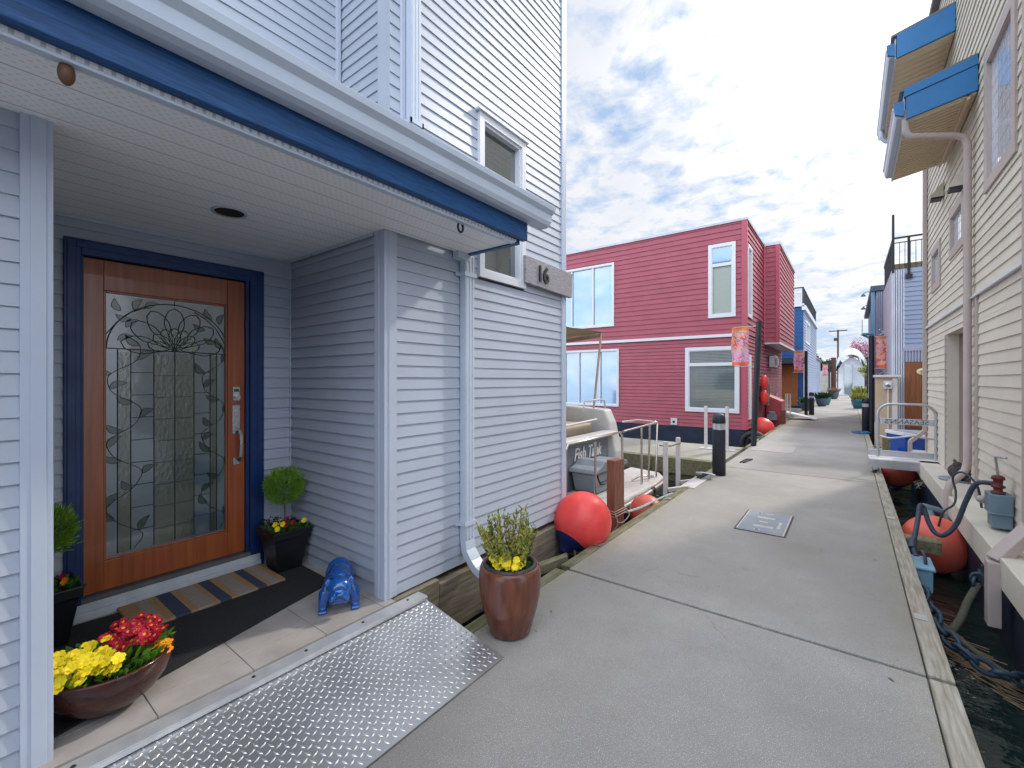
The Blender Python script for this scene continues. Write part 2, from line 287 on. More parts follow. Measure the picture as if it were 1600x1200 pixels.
# ------------------------------------------------------------------ mesh builder
class MB:
    def __init__(s): s.v = []; s.f = []; s.mi = []; s.sm = []; s.k = 0; s.smooth = False; s.marks = []
    def mark(s): s.marks.append((len(s.v), len(s.f))); return s
    def add(s, vs, fs, smooth=None):
        o = len(s.v); s.v += [tuple(v) for v in vs]
        for f in fs: s.f.append(tuple(i + o for i in f)); s.mi.append(s.k); s.sm.append(s.smooth if smooth is None else smooth)
    def box(s, x0, x1, y0, y1, z0, z1):
        s.add([(x0, y0, z0), (x1, y0, z0), (x1, y1, z0), (x0, y1, z0), (x0, y0, z1), (x1, y0, z1), (x1, y1, z1), (x0, y1, z1)],
              [(0, 3, 2, 1), (4, 5, 6, 7), (0, 1, 5, 4), (1, 2, 6, 5), (2, 3, 7, 6), (3, 0, 4, 7)]); return s
    def quad(s, a, b, c, d): s.add([a, b, c, d], [(0, 1, 2, 3)]); return s
    def tube(s, pts, r, n=10, caps=True, smooth=True):
        pts = [Vector(p) for p in pts]; m_ = len(pts)
        rs = r if isinstance(r, (list, tuple)) else [r] * m_
        t0 = (pts[1] - pts[0]).normalized()
        u = t0.orthogonal().normalized(); vs = []
        for i, p in enumerate(pts):
            if i == 0: t = t0
            elif i == m_ - 1: t = (pts[i] - pts[i - 1]).normalized()
            else:
                t = (pts[i + 1] - pts[i]).normalized() + (pts[i] - pts[i - 1]).normalized()
                t = t.normalized() if t.length > 1e-6 else t0
            u = (u - t * u.dot(t)); u = u.normalized() if u.length > 1e-6 else t.orthogonal().normalized()
            w = t.cross(u)
            for k in range(n):
                a = 2 * math.pi * k / n; vs.append(p + (u * math.cos(a) + w * math.sin(a)) * rs[i])
        fs = []
        for i in range(m_ - 1):
            for k in range(n):
                fs.append((i * n + k, i * n + (k + 1) % n, (i + 1) * n + (k + 1) % n, (i + 1) * n + k))
        s.add(vs, fs, smooth)
        if caps:
            s.add(vs[:n], [tuple(range(n))[::-1]], False); s.add(vs[-n:], [tuple(range(n))], False)
        return s
    def bar(s, a, b, w, h, up=(0, 0, 1)):
        a = Vector(a); b = Vector(b); t = (b - a).normalized(); up = Vector(up)
        if abs(t.dot(up)) > .98: up = Vector((1, 0, 0))
        x = t.cross(up).normalized() * w / 2; z = x.cross(t).normalized() * h / 2
        vs = [p + sx_ * x + sz * z for p in (a, b) for sx_, sz in ((-1, -1), (1, -1), (1, 1), (-1, 1))]
        s.add(vs, [(0, 1, 2, 3), (7, 6, 5, 4), (0, 4, 5, 1), (1, 5, 6, 2), (2, 6, 7, 3), (3, 7, 4, 0)]); return s
    def lathe(s, prof, c, n=40, sq=None):
        vs = []
        for r, z in prof:
            for k in range(n):
                a = 2 * math.pi * k / n; vs.append((c[0] + r * math.cos(a), c[1] + r * math.sin(a), c[2] + z))
        fs = [(i * n + k, i * n + (k + 1) % n, (i + 1) * n + (k + 1) % n, (i + 1) * n + k) for i in range(len(prof) - 1) for k in range(n)]
        s.add(vs, fs, True); return s
    def ball(s, c, r, n=20, m_=12, rot=None):
        if isinstance(r, (int, float)): r = (r, r, r)
        vs = []; fs = []
        for i in range(m_ + 1):
            t = math.pi * i / m_
            for k in range(n):
                a = 2 * math.pi * k / n
                p = Vector((r[0] * math.sin(t) * math.cos(a), r[1] * math.sin(t) * math.sin(a), r[2] * math.cos(t)))
                if rot: p = rot @ p
                vs.append(Vector(c) + p)
        for i in range(m_):
            for k in range(n): fs.append((i * n + k, (i + 1) * n + k, (i + 1) * n + (k + 1) % n, i * n + (k + 1) % n))
        s.add(vs, fs, True); return s
    def prism(s, poly, a, b, axis='z'):
        """poly 2D extruded from a to b along axis; 2D = the remaining axes in order"""
        def P(p, t): return (p[0], p[1], t) if axis == 'z' else ((p[0], t, p[1]) if axis == 'y' else (t, p[0], p[1]))
        n = len(poly); vs = [P(p, a) for p in poly] + [P(p, b) for p in poly]
        s.add(vs, [tuple(range(n))[::-1], tuple(range(n, 2 * n))] + [(i, (i + 1) % n, n + (i + 1) % n, n + i) for i in range(n)]); return s
    def split(s, name, m, parent, bevel=0):
        """one object per marked group (each mark() closes a group)"""
        ms = s.marks if s.marks and s.marks[-1][1] == len(s.f) else s.marks + [(len(s.v), len(s.f))]
        v0 = f0 = 0; out = []
        for v1, f1 in ms:
            if f1 > f0:
                q = MB(); q.v = s.v[v0:v1]; q.f = [tuple(i - v0 for i in f) for f in s.f[f0:f1]]; q.mi = s.mi[f0:f1]; q.sm = s.sm[f0:f1]
                out.append(q.build(name, m, parent, bevel))
            v0, f0 = v1, f1
        return out
    def build(s, name, m, parent=None, bevel=0, label=None, loc=None):
        me = bpy.data.meshes.new(name)
        off = Vector((0, 0, 0))
        if parent is not None:
            p = parent
            while p is not None: off = off + p.location; p = p.parent
        elif loc is not None: off = Vector(loc)
        me.from_pydata([tuple(Vector(v) - off) for v in s.v], [], s.f)
        ms = m if isinstance(m, list) else [m]
        for x in ms: me.materials.append(M[x] if isinstance(x, str) else x)
        for p, k, sm in zip(me.polygons, s.mi, s.sm): p.material_index = k; p.use_smooth = sm
        me.update()
        o = bpy.data.objects.new(name, me); COL.objects.link(o)
        if parent is not None: o.parent = parent
        elif loc is not None: o.location = loc
        if bevel:
            bm_ = o.modifiers.new('bevel', 'BEVEL'); bm_.width = bevel; bm_.segments = 2; bm_.limit_method = 'ANGLE'; bm_.angle_limit = R(40)
        if label: o['label'] = label
        return o

def tag(o, label=None, cat=None, group=None, kind=None):
    if label: o['label'] = label
    if cat: o['category'] = cat
    if group: o['group'] = group
    if kind: o['kind'] = kind
    return o
def thing(name, loc, label, cat, group=None):
    o = bpy.data.objects.new(name, None); COL.objects.link(o); o.location = loc; o.empty_display_size = 0.2
    return tag(o, label, cat, group)
def dup(root, loc, label=None, rz=None):
    def cp(o, par):
        c = o.copy(); COL.objects.link(c); c.parent = par
        for ch in list(o.children): cp(ch, c)
        return c
    r_ = cp(root, None); r_.location = loc
    if rz is not None: r_.rotation_euler[2] = rz
    if label: r_['label'] = label
    return r_
def text(name, s, size, ext, mtx, m, parent, shear=0, bold=0.0, ax=1.0):
    cu = bpy.data.curves.new('lettering', 'FONT'); cu.body = s; cu.size = size; cu.extrude = ext; cu.shear = shear; cu.offset = bold
    cu.align_x = 'CENTER'; cu.align_y = 'CENTER'
    t = bpy.data.objects.new('lettering', cu); COL.objects.link(t)
    dg = bpy.context.evaluated_depsgraph_get(); me = bpy.data.meshes.new_from_object(t.evaluated_get(dg))
    bpy.data.objects.remove(t)
    me.transform(Matrix.Diagonal((ax, 1, 1, 1))); me.transform(mtx)
    off = Vector((0, 0, 0)); p = parent
    while p is not None: off = off + p.location; p = p.parent
    me.transform(Matrix.Translation(-off)); me.materials.clear(); me.materials.append(M[m])
    o = bpy.data.objects.new(name, me); COL.objects.link(o); o.parent = parent; return o
def frame_m(origin, xdir, ydir):
    x = Vector(xdir).normalized(); y = Vector(ydir).normalized(); z = x.cross(y)
    return Matrix(((x.x, y.x, z.x, origin[0]), (x.y, y.y, z.y, origin[1]), (x.z, y.z, z.z, origin[2]), (0, 0, 0, 1)))

JR = random.Random(3)
def siding(mb, p0, d, n, L_, z0, z1, pitch, opens=(), proud=0.012, top=0.003, joints=.22):
    """lapped boards on a wall: start p0 (x,y), along unit d, facing n, opens = (a0,a1,za,zb)"""
    zs = z0
    def P(a, o, z): return (p0[0] + d[0] * a + n[0] * o, p0[1] + d[1] * a + n[1] * o, z)
    while zs < z1 - 1e-4:
        ze = min(zs + pitch, z1)
        cuts = sorted({zs, ze} | {v for op in opens for v in op[2:4] if zs < v < ze})
        for k in range(len(cuts) - 1):
            a_, b_ = cuts[k], cuts[k + 1]; mid_ = (a_ + b_) / 2
            spans = [(0, L_)]
            for (o0, o1, oa, ob) in opens:
                if oa < mid_ < ob:
                    ns_ = []
                    for (s0, s1) in spans:
                        if o1 <= s0 or o0 >= s1: ns_.append((s0, s1)); continue
                        if s0 < o0: ns_.append((s0, o0))
                        if o1 < s1: ns_.append((o1, s1))
                    spans = ns_
            oa_ = proud - (proud - top) * (a_ - zs) / pitch; ob_ = proud - (proud - top) * (b_ - zs) / pitch
            spj = []
            for (s0, s1) in spans:
                if s1 - s0 > 1.2 and JR.random() < joints:
                    q = JR.uniform(s0 + .3, s1 - .3); spj += [(s0, q, 0), (q - .02, s1, .0016)]
                else: spj.append((s0, s1, 0))
            for (s0, s1, ex) in spj:
                jo = JR.uniform(-.0006, .0006) + ex
                vs = [P(s0, oa_ + jo, a_), P(s1, oa_ + jo, a_), P(s1, ob_ + jo, b_), P(s0, ob_ + jo, b_), P(s0, -.02, a_), P(s1, -.02, a_), P(s1, -.02, b_), P(s0, -.02, b_)]
                mb.add(vs, [(0, 1, 2, 3), (0, 4, 5, 1), (3, 2, 6, 7), (0, 3, 7, 4), (1, 5, 6, 2)]); continue
            for (s0, s1) in ():
                vs = [P(s0, oa_, a_), P(s1, oa_, a_), P(s1, ob_, b_), P(s0, ob_, b_), P(s0, -.02, a_), P(s1, -.02, a_), P(s1, -.02, b_), P(s0, -.02, b_)]
                mb.add(vs, [(0, 1, 2, 3), (0, 4, 5, 1), (3, 2, 6, 7), (0, 3, 7, 4), (1, 5, 6, 2)])
        zs += pitch
def wallbox(mb, p0, d, n, L_, z0, z1, opens=(), back=0.12):
    """solid core behind the boards, with openings"""
    zc = sorted({z0, z1} | {min(max(v, z0), z1) for op in opens for v in op[2:4]})
    for k in range(len(zc) - 1):
        a_, b_ = zc[k], zc[k + 1]; mid_ = (a_ + b_) / 2; spans = [(0, L_)]
        for (o0, o1, oa, ob) in opens:
            if oa < mid_ < ob:
                ns_ = []
                for (s0, s1) in spans:
                    if o1 <= s0 or o0 >= s1: ns_.append((s0, s1)); continue
                    if s0 < o0: ns_.append((s0, o0))
                    if o1 < s1: ns_.append((o1, s1))
                spans = ns_
        for s0, s1 in spans:
            pts = []
            for z in (a_, b_):
                for a, o in ((s0, -.021), (s1, -.021), (s1, -back), (s0, -back)):
                    pts.append((p0[0] + d[0] * a + n[0] * o, p0[1] + d[1] * a + n[1] * o, z))
            mb.add(pts, [(0, 1, 2, 3), (4, 7, 6, 5), (0, 4, 5, 1), (1, 5, 6, 2), (2, 6, 7, 3), (3, 7, 4, 0)])
def wframe(name, parent, p0, d, n, a0, a1, z0, z1, w=0.05, out=0.03, m='white', pane='pane_dark', bars=(), hbars=(), depth=0.05, bw=0.03, rails=True):
    """window on a wall: frame part with pane as its child"""
    def B(mb, s0, s1, za, zb, o0, o1):
        pts = []
        for z in (za, zb):
            for a, o in ((s0, o0), (s1, o0), (s1, o1), (s0, o1)):
                pts.append((p0[0] + d[0] * a + n[0] * o, p0[1] + d[1] * a + n[1] * o, z))
        mb.add(pts, [(0, 1, 2, 3), (4, 7, 6, 5), (0, 4, 5, 1), (1, 5, 6, 2), (2, 6, 7, 3), (3, 7, 4, 0)])
    f = MB()
    B(f, a0, a0 + w, z0, z1, -depth, out); B(f, a1 - w, a1, z0, z1, -depth, out)
    B(f, a0 + w, a1 - w, z0, z0 + w, -depth, out); B(f, a0 + w, a1 - w, z1 - w, z1, -depth, out)
    if rails:
        i = w; j = w + 0.022
        B(f, a0 + i, a0 + j, z0 + i, z1 - i, -depth, out - .018); B(f, a1 - j, a1 - i, z0 + i, z1 - i, -depth, out - .018)
        B(f, a0 + j, a1 - j, z0 + i, z0 + j, -depth, out - .018); B(f, a0 + j, a1 - j, z1 - j, z1 - i, -depth, out - .018)
    for x in bars: B(f, x - bw / 2, x + bw / 2, z0 + w, z1 - w, -depth, out - .012)
    for z in hbars: B(f, a0 + w, a1 - w, z - bw / 2, z + bw / 2, -depth, out - .010)
    wo = f.build(name, m, parent)
    g_ = MB(); B(g_, a0 + w, a1 - w, z0 + w, z1 - w, -depth - .012, -depth + 0.02)
    g_.build('pane', pane, wo); return wo

# ------------------------------------------------------------------ setting
SUN_AZ = R(20); SUN_EL = R(39)     # azimuth from +Y towards +X
w = MB(); w.quad((-400, -150, -.5), (400, -150, -.5), (400, 700, -.5), (-400, 700, -.5))
tag(w.build('water', 'water'), kind='structure')
s = MB(); s.box(-400, 400, 75, 500, -1, -.25)
tag(s.build('shore', 'beige_wall'), kind='structure')
h = MB()
hv = []; nx = 60
for i in range(nx + 1):
    x = -400 + 800 * i / nx; hh = 5 + 5 * math.sin(i * .37) + 3 * math.sin(i * 1.1) + random.uniform(-1, 1)
    hv += [(x, 420, -1), (x, 430, hh)]
h.add(hv, [(2 * i, 2 * i + 2, 2 * i + 3, 2 * i + 1) for i in range(nx)])
tag(h.build('far_hills', 'leaf_dark'), kind='structure')

dock = thing('dock', (0, 0, 0), None, None); dock['kind'] = 'structure'
del_keys = [k for k in ('label', 'category') if k in dock]
for k in del_keys: del dock[k]
d = MB()
seams = [-6, -2.4, 3.15, 8.55, 13.4, 18.2, 23, 28, 33, 38, 43, 48, 53, 58.0]
for a, b_ in zip(seams[:-1], seams[1:]): d.box(-1.83, 0.318, a + .014, b_ - .014, -.36, 0)
d.build('deck_slab', 'concrete', dock, bevel=.008)
d = MB(); d.box(-1.80, .29, -6, 58, -.50, -.37); d.build('float_body', 'mossy', dock)
d = MB()
for a, b_ in ((-6, 3.13), (3.17, 8.6), (8.63, 14.6), (14.64, 24), (24.04, 40), (40.04, 58)):
    d.box(.324, .43, a, b_, -.30, .004)
d.build('edge_board', 'edge_board', dock, bevel=.008)
d = MB()
for a, b_ in ((-6, 1.9), (1.93, 3.12), (3.2, 8.8), (11.3, 16), (16.04, 24), (24.04, 58)):
    d.box(-1.93, -1.836, a, b_, -.30, -.004)
d.build('edge_board', 'mossy', dock, bevel=.008)
d = MB()
for y in (2.55 + 1.3, 6.45): d.box(.33, .40, y, y + .075, .004, .012)
d.box(-1.90, -1.84, 3.75, 3.83, 0, .008); d.box(-1.9, -1.84, 5.75, 5.83, 0, .008)
d.build('metal_plate', 'steel', dock, bevel=.002)
d = MB()
for k in range(46):
    x_ = random.choice((random.uniform(-1.82, -1.4), random.uniform(-1.8, .28), random.uniform(.1, .30))); y_ = random.uniform(2.0, 14)
    a_ = random.uniform(0, 6.28); l_ = random.uniform(.01, .03); ca, sa = math.cos(a_) * l_, math.sin(a_) * l_
    d.add([(x_, y_, .0035), (x_ + ca, y_ + sa * .5, .006), (x_ + ca * .6 - sa, y_ + sa + ca, .005)], [(0, 1, 2)])
tag(d.build('leaf_litter', 'debris', dock), kind='stuff')
# lighter replaced slabs further along, as thin laid panels
d = MB(); d.box(-1.75, -.95, 10.9, 11.9, .002, .006); d.build('patch_panel', 'tile', dock)
# the finger dock towards the left
f = MB(); f.box(-10, -1.94, 9.15, 11.35, -.13, -.02); tag(f.build('finger_dock', 'concrete', bevel=.01), kind='structure')
f = MB()
f.box(-3.3, -1.95, 9.03, 9.14, -.34, -.03); f.box(-10, -3.32, 9.03, 9.14, -.34, -.03); f.box(-10, -1.95, 9.10, 9.3, -.6, -.35)
for x in (-3.3, -6, -8.5): f.box(x - .05, x + .03, 8.99, 9.03, -.28, -.08)
o = f.build('finger_dock_edge', 'mossy', bevel=.008); tag(o, kind='structure')

# hatch in the deck
t = thing('hatch_cover', (-.72, 5.45, 0), 'small square grey utility hatch cover set into the concrete walkway', 'hatch')
x0, x1, y0, y1 = -.93, -.53, 5.08, 5.86
o_ = MB(); o_.box(x0 - .03, x1 + .03, y0 - .03, y1 + .03, .001, .005); o_.build('rim', 'black_post', t)
o_ = MB(); o_.box(x0 - .015, x1 + .015, y0 - .015, y1 + .015, .005, .010); o_.build('frame', 'alu', t)
o_ = MB(); o_.box(x0, x1, y0, y1, .010, .014); o_.build('lid', 'box_grey', t, bevel=.002)
o_ = MB()
for (a, b_, c_, e_) in ((-.81, -.63, 5.22, 5.29), (-.82, -.65, 5.56, 5.63), (-.78, -.7, 5.40, 5.45), (-.60, -.57, 5.25, 5.5), (-.79, -.73, 5.10, 5.14), (-.84, -.80, 5.74, 5.78), (-.76, -.68, 5.75, 5.78)):
    o_.box(a, b_, c_, e_, .014, .016); o_.mark()
o_.split('raised_mark', 'alu', t)
o_ = MB(); o_.box(-.775, -.745, 5.11, 5.13, .016, .018); o_.mark(); o_.box(-.83, -.81, 5.75, 5.77, .016, .018); o_.split('lifting_slot', 'dark', t)

# ------------------------------------------------------------------ pale grey-blue house 16
W = -2.32; A = -3.52; T = .17; AY = 1.72   # facade plane, door wall plane, porch floor, side wall plane of porch
HS = thing('grey_house', (-3, 2, 0), 'pale blue-grey vinyl sided floating house number 16 with covered front porch', 'house')
wl = MB()
win_o = (2.578 - 1.72, 3.192 - 1.72, 2.34, 3.665)
# facade right of porch
siding(wl, (W, AY + .03), (0, 1), (1, 0), 3.89 - AY - .03, .17, 7.6, .0775, [(win_o[0] - .03, win_o[1] - .03, win_o[2], win_o[3])])
wallbox(wl, (W, AY + .03), (0, 1), (1, 0), 3.89 - AY - .03, .17, 7.6, [(win_o[0] - .03, win_o[1] - .03, win_o[2], win_o[3])])
# porch side wall (faces -y)
siding(wl, (A, AY), (1, 0), (0, -1), W - A - .02, T, 2.49, .0775, proud=.015, top=.0)
wl.box(A - .1, W - .03, AY + .021, AY + .1, T, 2.6)
# door wall
dop = (.437 + .6, 1.501 + .6, 0, 2.36)
siding(wl, (A, -.6), (0, 1), (1, 0), AY + .6, T, 2.49, .0775, [dop], proud=.015, top=.0)
wallbox(wl, (A, -.6), (0, 1), (1, 0), AY + .6, T, 2.49, [dop])
# porch other side, near wall, upper recessed walls
siding(wl, (W - .02, .20), (-1, 0), (0, 1), 1.18, T, 2.49, .0775, proud=.008)
siding(wl, (W, -3.0), (0, 1), (1, 0), 3.19, .10, 2.49, .0775)
wallbox(wl, (W, -3.0), (0, 1), (1, 0), 3.19, .10, 2.49)
UX = -3.03; UY = 1.85
siding(wl, (UX, UY), (1, 0), (0, -1), W - UX - .04, 2.6, 7.6, .0775)
siding(wl, (UX, -3.0), (0, 1), (1, 0), UY + 3.0, 2.6, 7.6, .0775)
wl.box(UX - .1, UX - .021, -3, UY + .1, 2.5, 7.6); wl.box(UX, W - .03, UY + .021, UY + .1, 2.5, 7.6)
# rear and far end so the house is closed
siding(wl, (W, 3.89), (-1, 0), (0, 1), 6.5, .17, 7.6, .0775)
wl.box(-8.8, W - .13, 3.78, 3.87, .17, 7.6); wl.box(-8.9, -8.8, -3, 3.87, .1, 7.6); wl.box(-8.8, W - .03, -3.1, -3.0, .1, 2.6); wl.box(-8.8, UX - .1, -3.1, -3.0, 2.6, 7.6)
wl.build('wall', 'vinyl', HS)
r_ = MB(); r_.box(-9, W + .1, UY - .2, 4.0, 7.6, 7.75); r_.box(-9, UX + .1, -3.2, UY - .2, 7.6, 7.75); r_.build('roof', 'roof_grey', HS)
tr = MB()
tr.box(W - .085, W + .022, AY - .022, AY + .0, T, 2.49); tr.box(W + .0, W + .022, AY, AY + .075, T, 2.49)
tr.box(W + .022, W + .026, AY + .01, AY + .04, T, 2.49); tr.box(W - .07, W - .03, AY - .026, AY - .022, T, 2.49)
tr.mark(); tr.box(W - .0, W + .022, .18, .262, .1, 2.49); tr.box(W - .07, W + .0, .24, .262, .1, 2.49); tr.box(W + .022, W + .026, .205, .245, .1, 2.49)
tr.mark(); tr.box(W, W + .022, 3.835, 3.915, .17, 7.6); tr.box(W - .08, W, 3.893, 3.915, .17, 7.6)
tr.mark(); tr.box(W - .09, W + .022, UY - .024, UY - .0, 2.6, 7.6); tr.box(W, W + .022, UY, UY + .07, 2.6, 7.6)
tr.mark(); tr.box(UX, UX + .03, UY - .05, UY - .016, 2.6, 7.6)
tr.mark(); tr.box(A + .0, A + .02, AY - .022, AY - .009, T, 2.47)
tr.split('corner_trim', 'vinyl_trim', HS, bevel=.004)
# soffit
so = MB(); so.box(A - .02, -1.80, -3.0, AY - .027, 2.485, 2.50); so.box(W + .03, -1.80, AY - .027, 2.40, 2.485, 2.50)
so.build('soffit', 'soffit', HS)
so = MB(); so.box(-1.835, -1.799, -3.0, 2.385, 2.472, 2.4845); so.box(A, A + .02, -.5, AY - .02, 2.47, 2.4845); so.box(A + .03, W - .09, AY - .028, AY - .014, 2.468, 2.4845)
so.build('soffit_channel', 'gutter', HS, bevel=.002)
bm = MB(); bm.box(-1.80, -1.755, -3.0, 2.47, 2.50, 2.69)
bm.box(W + .02, -1.802, 2.40, 2.445, 2.475, 2.62)
bm.build('roof_beam', 'blue_beam', HS, bevel=.004)
gt = MB()
prof = [(-1.752, 2.615), (-1.70, 2.612), (-1.672, 2.622), (-1.658, 2.645), (-1.652, 2.69), (-1.626, 2.712), (-1.618, 2.74), (-1.632, 2.74), (-1.638, 2.725), (-1.752, 2.725)]
gt.prism(prof, -3.0, 2.62, 'y'); gt.build('gutter', 'gutter', HS, bevel=.002)
ro = MB(); ro.prism([(-1.75, 2.735), (UX + .02, 3.0), (UX + .02, 2.95), (-1.80, 2.70)], -3.0, 2.44, 'y'); ro.build('porch_roof', 'roof_grey', HS)
# window
wf = wframe('window', HS, (W, 0), (0, 1), (1, 0), 2.578, 3.192, 2.355, 3.645, w=.055, out=.035, pane='pane_black')
wf2 = MB(); wf2.box(W - .02, W + .022, 2.70, 3.07, 2.50, 2.53)
wf2 = MB(); wf2.box(W + .0, W + .055, 2.55, 3.22, 3.647, 3.665); wf2.build('drip_cap', 'white', wf)
# number sign
sg = MB(); sg.prism([(3.152, 2.405), (3.96, 2.385), (3.975, 2.63), (3.15, 2.645)], W + .022, W + .062, 'x')
so_ = sg.build('number_sign', 'grey_wood', HS, bevel=.003); so_['label'] = 'rough grey board with the iron number 16'
text('numeral', '16', .20, .006, frame_m((W + .07, 3.415, 2.512), (0, 1, 0), (0, 0, 1)), 'black_metal', so_, bold=.004)
# downspouts
ds = MB()
def spout(mb, x0, x1, y0, y1, z0, z1):
    mb.box(x0, x1, y0, y1, z0, z1)
    for k in range(3):
        yy = y0 + (y1 - y0) * (k + .5) / 3; mb.box(x1, x1 + .003, yy - .008, yy + .008, z0, z1)
spout(ds, W + .016, W + .070, 2.375, 2.475, .36, 2.47)
pts = [(W + .043, 2.425, .36), (W + .055, 2.425, .28), (W + .11, 2.425, .21), (W + .16, 2.425, .165), (W + .22, 2.425, .14)]
oc = []; ic = []
for k in range(len(pts)):
    p0_ = Vector(pts[max(0, k - 1)]); p1_ = Vector(pts[min(len(pts) - 1, k + 1)]); t_ = (p1_ - p0_).normalized(); n_ = Vector((-t_.z, 0, t_.x)); q = Vector(pts[k])
    if k == 0: n_ = Vector((1, 0, 0))
    oc.append((q.x + n_.x * .027, q.z + n_.z * .027)); ic.append((q.x - n_.x * .027, q.z - n_.z * .027))
for k in range(len(pts) - 1):
    ds.prism([oc[k], oc[k + 1], ic[k + 1], ic[k]], 2.375, 2.475, 'y')
ds.bar((W + .045, 2.30, 2.47), (W + .045, 2.425, 2.46), .06, .07)
dsp = ds.build('downspout', 'gutter', HS, bevel=.006)
dk = MB(); dk.bar((W + .215, 2.425, .1415), (W + .226, 2.425, .1385), .086, .052, up=(1, 0, .3)); dk.build('outlet', 'dark', dsp)
for z in (2.33, .48):
    cl = MB(); cl.box(W + .016, W + .077, 2.362, 2.374, z - .015, z + .015); cl.box(W + .016, W + .077, 2.476, 2.488, z - .015, z + .015); cl.box(W + .074, W + .079, 2.362, 2.488, z - .015, z + .015)
    cl.box(W + .016, W + .022, 2.325, 2.362, z - .012, z + .012); cl.build('strap', 'gutter', dsp)
ds = MB(); spout(ds, W + .03, W + .085, 1.86, 1.94, 3.16, 7.6)
d2 = ds.build('downspout', 'gutter', HS, bevel=.006)
cl = MB(); cl.box(W + .0, W + .095, 1.845, 1.858, 3.2, 3.23); cl.box(W + .0, W + .095, 1.942, 1.955, 3.2, 3.23); cl.box(W + .0885, W + .095, 1.845, 1.955, 3.2, 3.23); cl.box(W + .02, W + .026, 1.80, 1.845, 3.2, 3.23); cl.build('strap', 'gutter', d2)
# hanging ring and round lamp in the soffit
rg = MB(); ps = [(-1.84 + .0, 1.90 + .021 * math.cos(a), 2.455 + .028 * math.sin(a)) for a in [i * math.pi / 8 for i in range(17)]]
rg.tube(ps, .007, 8, caps=False); rg.build('hook_ring', 'black_metal', HS)
kb = MB(); kb.ball((-1.83, .235, 2.45), (.02, .02, .035)); kb.build('bell', 'brown_knob', HS)
lp = MB(); lp.lathe([(.072, -.004), (.088, -.006), (.088, 0), (.072, .0)], (-2.75, 1.0, 2.485)); lr = lp.build('ceiling_lamp', 'gutter', HS)
lp = MB(); lp.lathe([(0.0001, -.002), (.071, -.003)], (-2.75, 1.0, 2.485)); lp.build('lamp_recess', 'black_metal', lr)
# door surround + door
fr = MB()
y0, y1 = .437, 1.501; ly0, ly1 = .521, 1.382
fr.box(A - .1, A + .03, y0, y0 + .072, T, 2.355); fr.box(A - .1, A + .03, y1 - .095, y1, T, 2.355); fr.box(A - .1, A + .03, y0 + .072, y1 - .095, 2.268, 2.355)
fr.box(A - .1, A + .012, y0 + .072, ly0, T + .1, 2.268); fr.box(A - .1, A + .012, ly1, y1 - .095, T + .1, 2.268)
fr.box(A + .03, A + .036, y0 + .012, y0 + .05, T, 2.343); fr.box(A + .03, A + .036, y1 - .05, y1 - .012, T, 2.343); fr.box(A + .03, A + .036, y0 + .05, y1 - .05, 2.305, 2.343)
fr.build('door_surround', 'navy', HS, bevel=.004)
th = MB(); th.box(A - .05, A + .028, ly0 - .03, ly1 + .03, T, T + .115); th.build('door_sill', 'bronze', HS)
th = MB(); th.box(A + .030, A + .055, y0 - .01, y1 - .03, T, T + .045); th.box(A + .03, A + .04, y0 - .01, y1 - .03, T + .045, T + .09); th.build('threshold', 'threshold', HS, bevel=.003)
dr = MB()
gy0, gy1, gz0, gz1 = .612, 1.272, .465, 2.083
dz0, dz1 = .292, 2.262
X0, X1 = A - .055, A - .012
dr.box(X0, X1, ly0, gy0, dz0, dz1); dr.box(X0, X1, gy1, ly1, dz0, dz1)
dr.box(X0, X1 - .0015, gy0, gy1, dz0, gz0); dr.box(X0, X1 - .0015, gy0, gy1, gz1, dz1)
# glazing bead
for a in ((gy0, gy0 + .012, gz0, gz1), (gy1 - .012, gy1, gz0, gz1), (gy0 + .012, gy1 - .012, gz0, gz0 + .012), (gy0 + .012, gy1 - .012, gz1 - .012, gz1)): dr.box(X1 - .03, X1 - .008, *a)
door = dr.build('front_door', 'door_wood', HS, bevel=.003); door['label'] = 'orange-brown wooden front door with a full leaded glass panel'
GX = X1 - .022
gl = MB(); gl.box(GX - .01, GX, gy0 + .01, gy1 - .01, gz0 + .01, gz1 - .01)
gw = gy1 - gy0; gh = gz1 - gz0
gl.build('glass_panel', 'glass_frost', door)
def GP(u, v, o=.002): return (GX + o, gy0 + gw * u, gz1 - gh * v)
g2 = MB(); VF = .215
for (u0, u1) in ((.10, .195), (.37, .535), (.54, .70), (.845, .905)):
    g2.add([GP(u0, VF + .01, .0015), GP(u1, VF + .01, .0015), GP(u1, .985, .0015), GP(u0, .985, .0015)], [(0, 3, 2, 1)])
g2.build('clear_strip', 'glass_clear', door)
ld = MB(); lf = MB(); pt = MB()
def came(ps, r=.0026): ld.tube([GP(u, v, .003) for u, v in ps], r, 6)
for u in (.10, .195, .37, .5375, .70, .845, .905): came([(u, VF), (u, .985)])
came([(.02, VF - .003), (.98, VF + .003)], .003)
for k in range(1, 9):
    v = VF + k * .087
    came([(.195, v), (.37, v)], .0018); came([(.70, v - .004), (.845, v - .004)], .0018); came([(.37, v + .012), (.70, v + .012)], .0012)
asp = gw / gh
def arc(cu, cv, ru, rv, a0, a1, n=24): return [(cu + ru * math.cos(R(a0 + (a1 - a0) * i / n)), cv - rv * math.sin(R(a0 + (a1 - a0) * i / n))) for i in range(n + 1)]
came(arc(.52, VF, .50, .19, 0, 180), .003)
came([(.535, .012), (.535, .03)]); 
